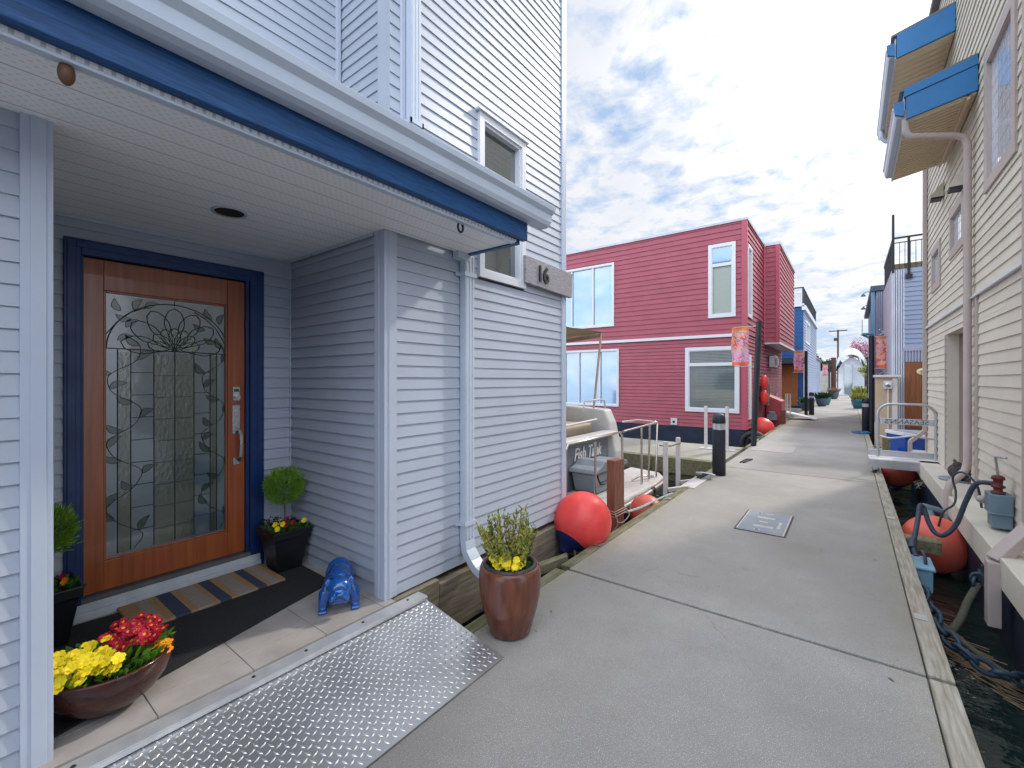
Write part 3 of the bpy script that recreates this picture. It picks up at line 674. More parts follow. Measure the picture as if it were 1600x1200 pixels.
def petal(ang, l0, l1, wd, mbf=None, gm=None):
    """petal outline from the fan centre; ang degrees, lengths in metres"""
    c0 = (.535, VF - .005); out = []
    n = 12
    ca, sa = math.cos(R(ang)), math.sin(R(ang))
    for sgn in (-1, 1):
        side = []
        for i in range(n + 1):
            t = i / n; ll = l0 + (l1 - l0) * t
            ww = sgn * wd * math.sin(math.pi * min(1, t * .5 + .0)) if t < .55 else sgn * wd * math.sqrt(max(0, 1 - ((t - .55) / .45) ** 2)) * math.sin(math.pi * .275) / math.sin(math.pi * .275)
            if t < .55: ww = sgn * wd * (t / .55) ** .8
            side.append((c0[0] + (ca * ll - sa * ww) / gw, c0[1] - (sa * ll + ca * ww) / gh))
        out.append(side)
    poly = out[0] + out[1][::-1]
    came(poly, .0024)
    if gm is not None: gm.add([GP(u, v, .0022 + .00004 * ang / 10) for u, v in poly], [tuple(range(len(poly)))]); gm.mark()
for a in (8, 36, 63, 90, 117, 144, 172): petal(a, .03, .275, .055)
for a in (14, 40, 65, 90, 115, 140, 166): petal(a, .0, .145, .033, gm=pt)
def leaf(u, v, ang, l=.075, wd=.017, mbl=lf):
    ca, sa = math.cos(R(ang)), math.sin(R(ang)); up = []; dn = []
    for i in range(9):
        t = i / 8; ww = wd * math.sin(math.pi * t ** .8) ; ben = .012 * math.sin(math.pi * t)
        for sgn, arr in ((1, up), (-1, dn)):
            yy = sgn * ww + ben
            arr.append((u + (ca * l * t - sa * yy) / gw, v - (sa * l * t + ca * yy) / gh))
    poly = up + dn[::-1][1:-1]
    mbl.add([GP(a, b_, .0032) for a, b_ in poly], [tuple(range(len(poly)))]); mbl.mark()
    came(up, .0014); came(dn, .0014)
for side in (0, 1):
    cu = .15 if side == 0 else .875; ph = 0 if side == 0 else math.pi
    for strand in (0,):
        ps = []
        for i in range(90):
            v = .16 + .82 * i / 89; ps.append((cu + (.13 if side == 0 else -.11) * math.sin(i * .24 + ph) + .012 * math.sin(i * .7), v))
        ps = [(min(.975, max(.022, u)), v) for u, v in ps]
        came(ps, .0018)
        for j, i in enumerate(range(4, 88, 6)):
            u, v = ps[i]; leaf(u, v, (40 if (j + strand) % 2 else 140) + random.uniform(-18, 18), .085 + random.uniform(-.015, .02), .019)
for (u, v, a) in ((.12, .07, 110), (.22, .06, 60), (.86, .07, 120), (.93, .09, 70), (.30, .052, 30), (.16, .13, 40), (.80, .12, 150), (.10, .18, 20), (.9, .17, 160), (.2, .10, 160)): leaf(u, v, a, .08, .018)
came([(.02, .16), (.10, .11), (.20, .07), (.32, .045)]); came([(.98, .17), (.90, .11), (.80, .07), (.70, .045)])
ld.build('leading', 'lead', door); lf.split('glass_leaf', 'glass_leaf', door); pt.split('glass_petal', 'glass_petal', door)
# hardware
hd = MB(); hd.box(X1, X1 + .008, 1.302, 1.352, 1.395, 1.50); dbo = hd.build('deadbolt', 'nickel', door, bevel=.018)
hd = MB(); hd.tube([(X1 + .008, 1.327, 1.425), (X1 + .03, 1.327, 1.425)], .019, 20); hd.tube([(X1 + .03, 1.327, 1.425), (X1 + .045, 1.327, 1.425)], .010, 14); hd.build('thumb_turn', 'nickel', dbo)
hd = MB()
for k in range(5): hd.box(X1 + .008, X1 + .011, 1.311 + k * .0065, 1.315 + k * .0065, 1.462, 1.482)
hd.build('keypad', 'black_metal', dbo)
hd = MB(); hd.box(X1, X1 + .007, 1.300, 1.350, 1.155, 1.365); ho = hd.build('handle_plate', 'nickel', door, bevel=.002)
hd = MB(); hd.tube([(X1 + .007, 1.325, 1.32), (X1 + .012, 1.325, 1.32)], .013, 16); hd.build('keyhole', 'nickel', ho)
hd = MB(); pp = [(X1 + .005, 1.335, 1.18), (X1 + .035, 1.338, 1.185), (X1 + .052, 1.34, 1.15), (X1 + .055, 1.34, 1.08), (X1 + .048, 1.338, 1.00), (X1 + .03, 1.335, .965), (X1 + .005, 1.333, .96)]
for a, b_ in zip(pp[:-1], pp[1:]): hd.bar(a, Vector(b_) + (Vector(b_) - Vector(a)) * .1, .02, .009, up=(1, 0, .2))
hd.bar((X1 + .01, 1.327, 1.205), (X1 + .045, 1.327, 1.20), .018, .006); hd.build('grip', 'nickel', ho, bevel=.002)
hd = MB(); hd.box(X1, X1 + .007, 1.305, 1.348, .935, .985); hd.build('grip_foot', 'nickel', ho, bevel=.002)
# porch floor
fl = MB()
for i in range(-7, 5):
    ya = .857 + i * .367 - .3
    for (xa, xb) in ((-3.64, -3.34), (-3.337, -3.035), (-3.032, -2.73), (-2.727, -2.415), (-2.412, -2.25)):
        yb = min(ya + .363, 1.745)
        if yb > ya and xa < A and False: continue
        if yb > ya: fl.box(xa, xb, ya, yb, T - .02, T)
fl.build('porch_floor', 'tile', HS, bevel=.0015)
fl = MB(); fl.box(-3.64, -2.252, -2.4, 1.745, T - .15, T - .004); fl.build('floor_bed', 'grout', HS)
fl = MB(); fl.box(-2.249, -2.235, -2.4, 1.745, .0, T - .012); fl.build('edge_trim', 'mossy', HS)
# timber float beams under the house
fb = MB(); fb.box(W - .1, W + .045, 1.76, 2.14, -.30, .155); fb.box(W - .12, W + .045, 2.145, 4.15, -.26, .12); fb.box(W - .3, W + .03, -3, 1.755, -.4, .10)
fb.build('float_beam', 'old_wood', HS, bevel=.006)
fb = MB(); fb.box(-8.8, W - .02, -3, 4.05, -.7, -.2); fb.build('float_hull', 'float_navy', HS)

# things on the porch
mt = MB(); mt.add([(-3.45, .28, T), (-3.34, 1.655, T), (-2.80, 1.64, T), (-2.43, .28, T)] + [(-3.45, .28, T + .008), (-3.34, 1.655, T + .008), (-2.80, 1.64, T + .008), (-2.43, .28, T + .008)], [(3, 2, 1, 0), (4, 5, 6, 7), (0, 1, 5, 4), (1, 2, 6, 5), (2, 3, 7, 6), (3, 0, 4, 7)])
for v in range(len(mt.v)): x, y, z = mt.v[v]; mt.v[v] = (x, y, z + .001)
mt.f = [f_[::-1] for f_ in mt.f]
tag(mt.build('porch_mat', 'black_mat', loc=(-3, 1, T)), 'large black fibre mat lying on the porch tiles', 'mat')
dm = MB(); dm.box(-3.455, -3.055, .655, 1.455, T + .010, T + .026)
o = dm.build('doormat', 'coir', bevel=.006, loc=(-3.2, .655, T)); tag(o, 'striped tan, grey and navy coir doormat in front of the wooden door', 'doormat')

# ramp
rt = thing('gangway_ramp', (-1.95, 1.0, 0), 'silver diamond tread plate ramp bridging the walkway and the porch', 'ramp')
rx0, rx1, rz0, rz1 = -2.225, -1.525, .155, .014; ry0, ry1 = -1.8, 1.915
def rzz(x): return rz0 + (rz1 - rz0) * (x - rx0) / (rx1 - rx0)
rp = MB(); rp.prism([(rx0, rz0 - .006), (rx1, rz1 - .006), (rx1, rz1), (rx0, rz0)], ry0, ry1, 'y'); 
rp.box(rx0 + .02, rx0 + .06, ry0, ry1 - .02, rz0 - .05, rz0 - .015)
rp.build('plate', 'tread', rt)
lz = MB(); sp = .042; i = 0
x = rx0 + .02
while x < rx1 - .012:
    j = 0; y = -.25
    while y < ry1 - .015:
        yy = y + (sp / 2 if i % 2 else 0)
        a = R(45) if (i + j) % 2 else R(-45)
        a = R(22) if i % 2 else R(-68)
        ca, sa = math.cos(a), math.sin(a); l, w_ = .0165, .0052
        sl = (rz1 - rz0) / (rx1 - rx0)
        P4 = [(x + ca * l * p - sa * w_ * q, yy + sa * l * p + ca * w_ * q) for p, q in ((-1, 0), (0, -1), (1, 0), (0, 1))]
        if yy < ry1 - .015:
            vs = [(px, py, rzz(px) + .0002) for px, py in P4] + [(x - ca * l * .5, yy - sa * l * .5, rzz(x - ca * l * .5) + .0019), (x + ca * l * .5, yy + sa * l * .5, rzz(x + ca * l * .5) + .0019)]
            lz.add(vs, [(0, 1, 4), (0, 4, 3), (1, 2, 5), (1, 5, 4), (2, 3, 5), (3, 4, 5)])
        y += sp; j += 1
    x += sp / 2; i += 1
tag(lz.build('tread_pattern', 'lozenge', rt), kind='stuff')
rp = MB(); rp.box(-2.234, -2.150, ry0, ry1 - .0, rz0 + .000, rz0 + .014); rp.box(-2.150, -2.143, ry0, ry1, rz0 - .008, rz0 + .010)
so_ = rp.build('hinge_strip', 'alu', rt, bevel=.002)
for y in (.3, .9, 1.15, 1.8, 1.48):
    bo = MB(); bo.lathe([(.0001, .005), (.006, .004), (.009, 0)], (-2.20, y, rz0 + .014), 12); bo.build('bolt', 'black_metal', so_)

# ------------------------------------------------------------------ plants
def rnd(a, b_): return random.uniform(a, b_)
def leafq(mb, c, dirv, l, w_, curl=.2):
    d_ = Vector(dirv).normalized(); s_ = d_.cross(Vector((rnd(-1, 1), rnd(-1, 1), rnd(-1, 1))))
    s_ = s_.normalized() if s_.length > 1e-4 else d_.orthogonal().normalized()
    n_ = d_.cross(s_)
    c = Vector(c)
    mb.add([c, c + d_ * l * .35 + s_ * w_ / 2 + n_ * curl * l * .1, c + d_ * l * .7 + s_ * w_ * .42 + n_ * curl * l * .3, c + d_ * l + n_ * curl * l * .5,
            c + d_ * l * .7 - s_ * w_ * .42 + n_ * curl * l * .3, c + d_ * l * .35 - s_ * w_ / 2 + n_ * curl * l * .1], [(0, 1, 2, 3, 4, 5)])
def rdir(zmin=-1.0):
    while True:
        v = Vector((rnd(-1, 1), rnd(-1, 1), rnd(-1, 1)))
        if .1 < v.length < 1 and v.z / v.length > zmin: return v.normalized()
def flower(mb, c, n_, r, ctr=None, petals=5, cup=.16):
    n_ = Vector(n_).normalized(); u = n_.orthogonal().normalized(); v = n_.cross(u); c = Vector(c); a0 = rnd(0, 6)
    for k in range(petals):
        a = a0 + 2 * math.pi * k / petals; hw = math.pi / petals * 1.12
        pts = [c]
        for i in range(7):
            t = i / 6; b_ = a - hw + 2 * hw * t; rr = r * (.70 + .36 * math.sin(math.pi * t) - (.13 if i == 3 else 0) + rnd(-.02, .02))
            pts.append(c + (u * math.cos(b_) + v * math.sin(b_)) * rr + n_ * (cup * r * (.6 + .4 * math.sin(math.pi * t)) + rnd(-.04, .04) * r + (.0008 * k)))
        mb.add(pts, [tuple(range(8))])
    if ctr is not None:
        a1 = []
        for k in range(10):
            a = 2 * math.pi * k / 10; rr = r * (.38 if k % 2 else .22); a1.append(c + (u * math.cos(a) + v * math.sin(a)) * rr + n_ * (cup * r * .55 + .003))
        ctr.add([c + n_ * .004] + a1, [(0, 1 + k, 1 + (k + 1) % 10) for k in range(10)])

def square_planter(name, c, label, side):
    t = thing(name, c, label, 'planter', 'black square planters beside the door')
    x, y, z = c; pb = MB()
    a0 = .085; a1 = .135; h_ = .30
    def ring(a, zz): return [(x - a, y - a, z + zz), (x + a, y - a, z + zz), (x + a, y + a, z + zz), (x - a, y + a, z + zz)]
    lv = [ring(a0, 0.002), ring(a1 - .012, h_ - .06), ring(a1, h_ - .058), ring(a1 + .003, h_), ring(a1 - .014, h_), ring(a1 - .016, h_ - .035)]
    vs = [p for l_ in lv for p in l_]
    fs = [(3, 2, 1, 0)] + [(i * 4 + k, i * 4 + (k + 1) % 4, i * 4 + 4 + (k + 1) % 4, i * 4 + 4 + k) for i in range(5) for k in range(4)]
    pb.add(vs, fs); pb.build('pot', 'black_plastic', t, bevel=.006)
    sb = MB(); q = ring(a1 - .016, h_ - .034); sb.add(q, [(0, 1, 2, 3)]); sb.build('soil', 'soil', t)
    tz = z + h_ - .03; ball_c = Vector((x, y, z + h_ + .285)) if side == 0 else Vector((x - .01, y + .0, z + h_ + .285))
    st_ = MB(); st_.tube([(x, y, tz), (x + .006, y, tz + .09), ball_c + Vector((0, 0, -.05))], [.006, .005, .004], 7); st_.build('trunk', 'stem', t)
    cr_ = MB()
    for k in range(3600):
        dd = rdir(); rr = .124 * rnd(.35, 1.0) ** .45 * (1 + .13 * math.sin(dd.x * 6 + dd.z * 5) * math.cos(dd.y * 5)) * (1.18 if k % 23 == 0 else 1)
        p = ball_c + dd * rr * Vector((1, 1, 1.02)).x
        up = (dd + Vector((0, 0, .9)) + rdir() * .35)
        leafq(cr_, p, up, rnd(.018, .042), rnd(.003, .006))
    cr_.build('crown', 'leaf_lime', t)
    lo = MB(); fy = MB(); fr_ = MB(); pu = MB()
    for k in range(260):
        px = x + rnd(-.12, .12); py = y + rnd(-.12, .12)
        leafq(lo, (px, py, tz), Vector((px - x, py - y, rnd(.05, .22))) + rdir() * .05, rnd(.02, .06), rnd(.014, .024))
    for k in range(5):
        px = x + rnd(-.1, .11); py = y + rnd(-.10, .10); flower(fy, (px, py, tz + rnd(.05, .08)), (.4, -.7, .5), .021, None); fy.mark()
    for k in range(3):
        px = x + rnd(-.1, .1); py = y + rnd(-.1, .1); flower(fr_, (px, py, tz + rnd(.04, .06)), (.4, -.7, .5), .018, None); fr_.mark()
    for k in range(90):
        px = x - rnd(.0, .19); py = y - rnd(-.02, .13); zz = tz + rnd(.01, .07)
        pu.ball((px, py, zz), rnd(.004, .007), 6, 4)
        if k % 4 == 0: pu.tube([(x - .06, y - .04, tz), ((px + x - .06) / 2, (py + y) / 2 - .02, zz + .01), (px, py, zz)], .0013, 4)
    lo.build('leaves', 'leaf_green', t); fy.split('flower', 'orange' if side == 0 else 'yellow', t); fr_.split('flower', 'crimson', t); pu.build('berries', 'purple_leaf', t)
    return t
square_planter('planter', (-3.285, 1.555, T + .009), 'black square planter with lime topiary ball, right of the door beside porch wall', 1)
square_planter('planter', (-3.30, .335, T + .009), 'black square planter with lime topiary ball and orange pansies, left of the door', 0)

# shallow bowl of primroses
bc = (-2.50, .455, T + .009)
t = thing('flower_bowl', bc, 'low glazed brown bowl full of red and yellow primroses on porch edge', 'flower pot')
b_ = MB(); b_.lathe([(.0001, .003), (.10, .003), (.115, .012), (.160, .05), (.195, .100), (.211, .150), (.216, .185), (.213, .196), (.199, .194), (.194, .18), (.188, .16)], bc, 64); b_.build('bowl', 'bowl_glaze', t)
b_ = MB(); b_.lathe([(.0001, .165), (.194, .172)], bc, 32); b_.build('soil', 'soil', t)
lv_, rd, yl, ct, orr = MB(), MB(), MB(), MB(), MB()
for k in range(330):
    a = rnd(0, 2 * math.pi); r0 = .175 * math.sqrt(rnd(0, 1)); p = (bc[0] + r0 * math.cos(a), bc[1] + r0 * math.sin(a), bc[2] + .175)
    leafq(lv_, p, Vector((math.cos(a) * r0 * 4, math.sin(a) * r0 * 4, rnd(.25, 1.0))), rnd(.04, .075), rnd(.02, .034))
fwd = Vector((.35, -.35, .9))
for k in range(72):   # red clump: away from the camera, right
    c_ = Vector((bc[0] - .03, bc[1] + .08, bc[2] + .235)) + Vector((rnd(-.12, .12), rnd(-.09, .10), rnd(-.02, .035)))
    flower(rd, c_, fwd + rdir() * .35, rnd(.018, .023), ct); rd.mark()
for k in range(84):   # yellow clump
    c_ = Vector((bc[0] + .05, bc[1] - .09, bc[2] + .225)) + Vector((rnd(-.10, .11), rnd(-.09, .09), rnd(-.03, .04)))
    flower(yl, c_, fwd + rdir() * .35, rnd(.019, .025), None); yl.mark()
for k in range(7):
    c_ = Vector((bc[0] + .10, bc[1] + .12, bc[2] + .19)) + Vector((rnd(-.04, .04), rnd(-.03, .05), rnd(-.02, .02)))
    flower(orr, c_, fwd + rdir() * .4, .024, None); orr.mark()
lv_.build('leaves', 'leaf_bright', t); ct.marks = [(11 * (k + 1), 10 * (k + 1)) for k in range(len(rd.marks))]
rf = rd.split('red_flower', 'crimson', t); yl.split('yellow_flower', 'yellow', t); orr.split('pansy', 'orange', t)
for k, f_ in enumerate(rf):
    q = MB(); q.v = ct.v[11 * k:11 * k + 11]; q.f = [tuple(i - 11 * k for i in f2) for f2 in ct.f[10 * k:10 * k + 10]]; q.mi = [0] * 10; q.sm = [False] * 10; q.build('flower_eye', 'orange', f_)

# tall brown pot
pc = (-1.665, 2.155, 0)
t = thing('plant_pot', pc, 'tall glazed brown pot with yellow pansies and upright twiggy shrub on the walkway', 'flower pot')
b_ = MB(); b_.lathe([(.0001, .004), (.115, .004), (.128, .02), (.145, .08), (.168, .16), (.184, .24), (.190, .30), (.190, .36), (.186, .395), (.178, .415), (.166, .418), (.158, .405)], pc, 64); b_.build('pot', 'pot_glaze', t)
b_ = MB(); b_.lathe([(.165, .410), (.160, .428), (.148, .430), (.142, .415), (.142, .36)], pc, 48); b_.build('liner', 'pot_rim', t)
b_ = MB(); b_.lathe([(.0001, .385), (.145, .375)], pc, 32); b_.build('soil', 'soil', t)
st_, lo, ly, yl, dr_ = MB(), MB(), MB(), MB(), MB()
for k in range(84):
    a = rnd(0, 6.28); r0 = rnd(.01, .10); h_ = rnd(.13, .30) if k > 5 else rnd(.30, .36)
    b0 = Vector((pc[0] + r0 * math.cos(a), pc[1] + r0 * math.sin(a), .38)); lean = Vector((math.cos(a), math.sin(a), 0)) * rnd(.04, .17) * (h_ / .25)
    tip = b0 + lean + Vector((0, 0, h_)); st_.tube([b0, (b0 + tip) / 2 - lean * .15, tip], [.003, .0025, .0018], 5)
    for j in range(40):
        s_ = rnd(.30, 1.03); p = b0.lerp(tip, s_); leafq(lo, p, rdir(-.2) + Vector((0, 0, .8)), rnd(.018, .036), rnd(.007, .012))
for k in range(260):
    a = rnd(0, 6.28); r0 = .135 * math.sqrt(rnd(0, 1)); p = (pc[0] + r0 * math.cos(a), pc[1] + r0 * math.sin(a), .385)
    leafq(ly, p, Vector((math.cos(a) * .5, math.sin(a) * .5, rnd(.3, 1.0))), rnd(.03, .06), rnd(.012, .022))
for k in range(40):
    c_ = Vector(pc) + Vector((rnd(-.09, .13), rnd(-.13, .02), .385 + rnd(.03, .10))); flower(yl, c_, Vector((.35, -.75, .35)) + rdir() * .3, rnd(.019, .027), None); yl.mark()
for k in range(70):
    c_ = Vector(pc) + Vector((rnd(-.12, .11), rnd(-.10, .05), .385 + rnd(.02, .09))); dr_.ball(c_, rnd(.004, .008), 6, 4)
st_.build('stems', 'red_stem', t); lo.build('leaves', 'leaf_olive', t); ly.build('leaves', 'leaf_green', t); yl.split('flower', 'yellow', t); dr_.build('berries', 'rust', t)

# blue bulldog statue
def smooth_body(mb, name, m, parent, vox=.006, it=6, label=None):
    o = mb.build(name, m, parent, label=label)
    r_ = o.modifiers.new('join', 'REMESH'); r_.mode = 'VOXEL'; r_.voxel_size = vox; r_.use_smooth_shade = True
    s_ = o.modifiers.new('soften', 'SMOOTH'); s_.iterations = it; s_.factor = .5
    return o
dg_ = MB(); K = .93
E_ = lambda c, r, rot=None: dg_.ball(tuple(K * q for q in c), tuple(K * q for q in r), 20, 12, rot)
E_((-.10, 0, .165), (.13, .074, .066)); E_((.0, 0, .15), (.075, .088, .078)); E_((-.20, 0, .170), (.072, .078, .070)); E_((.015, 0, .195), (.05, .06, .045))
E_((.090, 0, .162), (.066, .074, .062)); E_((.05, 0, .115), (.05, .07, .055)); E_((.125, 0, .135), (.048, .058, .042)); E_((.134, .036, .112), (.032, .026, .038)); E_((.134, -.036, .112), (.032, .026, .038)); E_((.138, 0, .095), (.022, .032, .016))
E_((.172, 0, .146), (.014, .020, .012)); E_((.13, .028, .180), (.020, .018, .012)); E_((.13, -.028, .180), (.020, .018, .012)); E_((.150, 0, .153), (.014, .03, .007)); E_((.136, 0, .167), (.016, .034, .007))
for s_ in (-1, 1):
    E_((.070, s_ * .066, .205), (.026, .014, .020)); E_((.082, s_ * .078, .190), (.020, .010, .024)); E_((.02, s_ * .075, .13), (.036, .034, .05))
    dg_.tube([Vector(q) * K for q in ((.025, s_ * .08, .12), (.038, s_ * .094, .07), (.045, s_ * .097, .03), (.05, s_ * .098, .014))], [.042 * K, .034 * K, .028 * K, .027 * K], 14)
    for q in (-1.5, -.5, .5, 1.5): E_((.078, s_ * .098 + q * .0135, .013), (.024, .0080, .014))
    E_((-.20, s_ * .06, .13), (.05, .032, .06)); dg_.tube([Vector(q) * K for q in ((-.20, s_ * .065, .10), (-.235, s_ * .07, .055), (-.215, s_ * .072, .015))], [.034 * K, .021 * K, .018 * K], 12); E_((-.195, s_ * .072, .011), (.034, .020, .012))
E_((-.265, 0, .19), (.018, .012, .014))
dl = (-2.475, 1.50, T)
t = thing('bulldog_statue', (0, 0, 0), 'glossy cobalt blue bulldog statue standing on the porch tiles', 'statue')
bo = smooth_body(dg_, 'body', 'cobalt', t, .0036, 10)
ey = MB()
for s_ in (-1, 1): ey.ball((.148 * K, s_ * .030 * K, .172 * K), .0085, 12, 8)
ey.build('eye', 'cobalt2', t)
ey = MB()
for s_ in (-1, 1): ey.tube([Vector(q) * K for q in ((.176, s_ * .003, .134), (.173, s_ * .014, .122), (.168, s_ * .034, .104), (.156, s_ * .052, .092))], .0022, 6)
ey.tube([Vector(q) * K for q in ((.184, 0, .14), (.176, 0, .124))], .002, 6)
ey.build('mouth', 'cobalt2', t)
t.location = dl; t.rotation_euler[2] = math.atan2(-.52, .855)

# ------------------------------------------------------------------ cream house on the right
Rx = 1.12; CH = thing('cream_house', (3, 6, 0), 'cream lap sided house with mauve trim and blue roof fascias on the right', 'house')
Y0, Y1 = 3.0, 10.95
op = [(7.24 - Y0, 8.90 - Y0, .25, 2.20), (5.57 - Y0 - .1, 6.50 - Y0 + .05, 3.45, 4.85), (7.59 - Y0, 8.56 - Y0, 3.2, 3.86), (9.366 - Y0, 10.28 - Y0, 3.0, 3.72)]
wl = MB()
siding(wl, (Rx, Y0), (0, 1), (-1, 0), Y1 - Y0, .25, 2.46, .112, [op[0]], proud=.016)
siding(wl, (Rx, Y0), (0, 1), (-1, 0), Y1 - Y0, 2.50, 7.4, .112, op[1:], proud=.016)
wallbox(wl, (Rx, Y0), (0, 1), (-1, 0), Y1 - Y0, .25, 7.4, op)
siding(wl, (Rx, Y0), (1, 0), (0, -1), 6, .25, 7.4, .112, proud=.016); wl.box(Rx + .13, Rx + 6, Y0 + .021, Y0 + .1, .25, 7.4)
siding(wl, (Rx, Y1), (1, 0), (0, 1), 6, .25, 7.4, .112, proud=.016); wl.box(Rx + .13, Rx + 6, Y1 - .1, Y1 - .021, .25, 7.4); wl.box(Rx + 6, Rx + 6.1, Y0, Y1, .25, 7.4)
wl.build('wall', 'cream_siding', CH)
b_ = MB(); b_.box(Rx + .35, Rx + .40, 7.2, 8.95, .25, 2.3); b_.box(Rx + .335, Rx + .352, 7.85, 7.865, .25, 2.2); b_.box(Rx + .338, Rx + .352, 8.4, 8.41, .25, 2.2); b_.box(Rx + .0, Rx + .35, 8.902, 8.93, .25, 2.2); b_.box(Rx, Rx + .35, 7.2, 7.238, .25, 2.2); b_.box(Rx, Rx + .36, 7.2, 8.95, 2.201, 2.24)
b_.build('recessed_door', 'tan_panel', CH)
b_ = MB(); b_.box(Rx - .035, Rx + .0, Y0, Y1, 2.462, 2.498); b_.box(Rx - .05, Rx - .035, Y0, Y1, 2.455, 2.47); b_.build('drip_edge', 'white', CH)
b_ = MB(); b_.box(Rx - .03, Rx + .0, Y1 - .10, Y1 + .03, .25, 7.4); b_.mark(); b_.box(Rx - .025, Rx + .0, 8.905, 8.965, .25, 2.2); b_.mark(); b_.box(Rx - .03, Rx, 6.88, 6.97, .25, 2.46); b_.mark()
b_.box(Rx - .03, Rx, 4.86, 4.96, .25, 7.4)
b_.split('corner_trim', 'mauve_trim', CH, bevel=.004)
for (a0, a1, z0, z1) in ((5.47, 6.55, 3.45, 4.85), (7.59, 8.56, 3.2, 3.86), (9.366, 10.28, 3.0, 3.72)):
    wide = a0 < 6
    bars = [a0 + .12 + (a1 - a0 - .24) * k / (6 if wide else 4) for k in range(1, 6 if wide else 4)]
    hb = [z0 + .12 + (z1 - z0 - .24) * k / (9 if wide else 3) for k in range(1, 9 if wide else 3)]
    wframe('window', CH, (Rx, 0), (0, 1), (-1, 0), a0, a1, z0, z1, w=.115, out=.03, m='mauve_trim', pane='pane_lead', depth=.03, rails=False)
    lt_ = MB()
    for x_ in bars: lt_.box(Rx + .0085, Rx + .0125, x_ - .004, x_ + .004, z0 + .116, z1 - .116)
    for z_ in hb: lt_.box(Rx + .009, Rx + .0125, a0 + .116, a1 - .116, z_ - .004, z_ + .004)
    lt_.build('lattice', 'flash', [o for o in CH.children if o.name.startswith('window')][-1])
# downspouts
b_ = MB(); zb = .42
b_.tube([(.52, 6.93, 4.70), (.52, 6.93, 4.47), (.55, 6.94, 4.40), (.62, 6.96, 4.385), (.94, 7.06, 4.33), (1.02, 7.08, 4.30), (1.055, 7.09, 4.22), (1.055, 7.09, .62), (1.03, 7.06, .52), (.90, 6.95, .38), (.875, 6.93, .30), (.875, 6.93, -.12)], .037, 12)
b_.build('downspout', 'mauve_trim', CH)
b_ = MB(); b_.box(Rx - .075, Rx - .018, 10.82, 10.90, .6, 7.3); b_.bar((Rx - .05, 10.86, .62), (Rx - .25, 10.8, .42), .06, .06); b_.bar((Rx - .25, 10.8, .43), (Rx - .25, 10.8, 0), .06, .06); b_.build('downspout', 'mauve_trim', CH, bevel=.006)
b_ = MB(); b_.box(Rx - .10, Rx - .018, 4.82, 4.95, .42, 7.4); b_.bar((Rx - .05, 4.90, .47), (Rx - .26, 4.80, .20), .11, .075); b_.box(Rx - .31, Rx - .235, 4.74, 4.85, -.28, .20); b_.build('downspout', 'mauve_trim', CH, bevel=.008)
# eaves: lower
b_ = MB(); b_.prism([(Rx - .02, 4.675), (.50, 4.57), (.50, 4.59), (Rx - .02, 4.695)], 6.90, 8.86, 'y')
for k in range(24): b_.prism([(1.0, 4.645), (.52, 4.553 + .008), (.52, 4.575), (1.0, 4.67)], 6.93 + k * .08, 6.936 + k * .08, 'y')
b_.prism([(1.05, 4.635), (1.02, 4.63), (1.02, 4.675), (1.05, 4.68)], 6.9, 8.86, 'y')
b_.build('soffit', 'tan_soffit', CH)
b_ = MB(); b_.prism([(Rx - .02, 4.69), (.52, 4.58), (.52, 4.83), (Rx - .02, 4.96)], 6.86, 6.898, 'y'); b_.prism([(Rx - .02, 4.965), (.50, 4.835), (.50, 4.93), (Rx - .02, 5.06)], 6.85, 6.90, 'y')
b_.prism([(.42, 4.665), (.50, 4.62), (.50, 4.80), (.41, 4.80)], 6.86, 6.898, 'y'); b_.build('fascia', 'fascia_blue', CH)
gp = [(.50, 4.62), (.44, 4.625), (.42, 4.66), (.415, 4.72), (.40, 4.74), (.40, 4.76), (.50, 4.76)]
b_ = MB(); b_.prism(gp, 6.90, 8.86, 'y'); b_.box(.50, .515, 6.9, 8.86, 4.56, 4.90); b_.build('gutter', 'gutter', CH, bevel=.002)
b_ = MB(); b_.prism([(.46, 4.935), (Rx - .02, 5.09), (Rx - .02, 5.062), (.46, 4.905)], 6.86, 8.88, 'y'); b_.build('eave_roof', 'roof_grey', CH)
# eaves: upper
b_ = MB(); b_.prism([(Rx - .02, 6.135), (.50, 6.03), (.50, 6.05), (Rx - .02, 6.155)], 8.2, 10.9, 'y')
for k in range(20): b_.prism([(1.08, 6.119), (.52, 6.026), (.52, 6.035), (1.08, 6.128)], 8.25 + k * .135, 8.258 + k * .135, 'y')
b_.build('soffit', 'tan_soffit', CH)
b_ = MB(); b_.prism([(Rx - .02, 6.15), (.52, 6.04), (.52, 6.36), (Rx - .02, 6.50)], 8.16, 8.198, 'y'); b_.prism([(.42, 6.12), (.50, 6.08), (.50, 6.26), (.41, 6.26)], 8.16, 8.198, 'y'); b_.build('fascia', 'fascia_blue', CH)
b_ = MB(); b_.prism([(x_, z_ + 1.46) for x_, z_ in gp], 8.2, 10.9, 'y'); b_.box(.50, .515, 8.2, 10.9, 6.02, 6.34); b_.tube([(.46, 10.5, 6.08), (.46, 10.5, 5.95), (.52, 10.52, 5.88), (.62, 10.55, 5.86)], .035, 10); b_.build('gutter', 'gutter', CH, bevel=.002)
b_ = MB(); b_.prism([(.46, 6.375), (Rx - .02, 6.53), (Rx - .02, 6.505), (.46, 6.345)], 8.16, 10.92, 'y'); b_.box(Rx - .1, Rx + 6.2, Y0 - .1, Y1 + .1, 7.4, 7.5); b_.build('roof', 'roof_grey', CH)
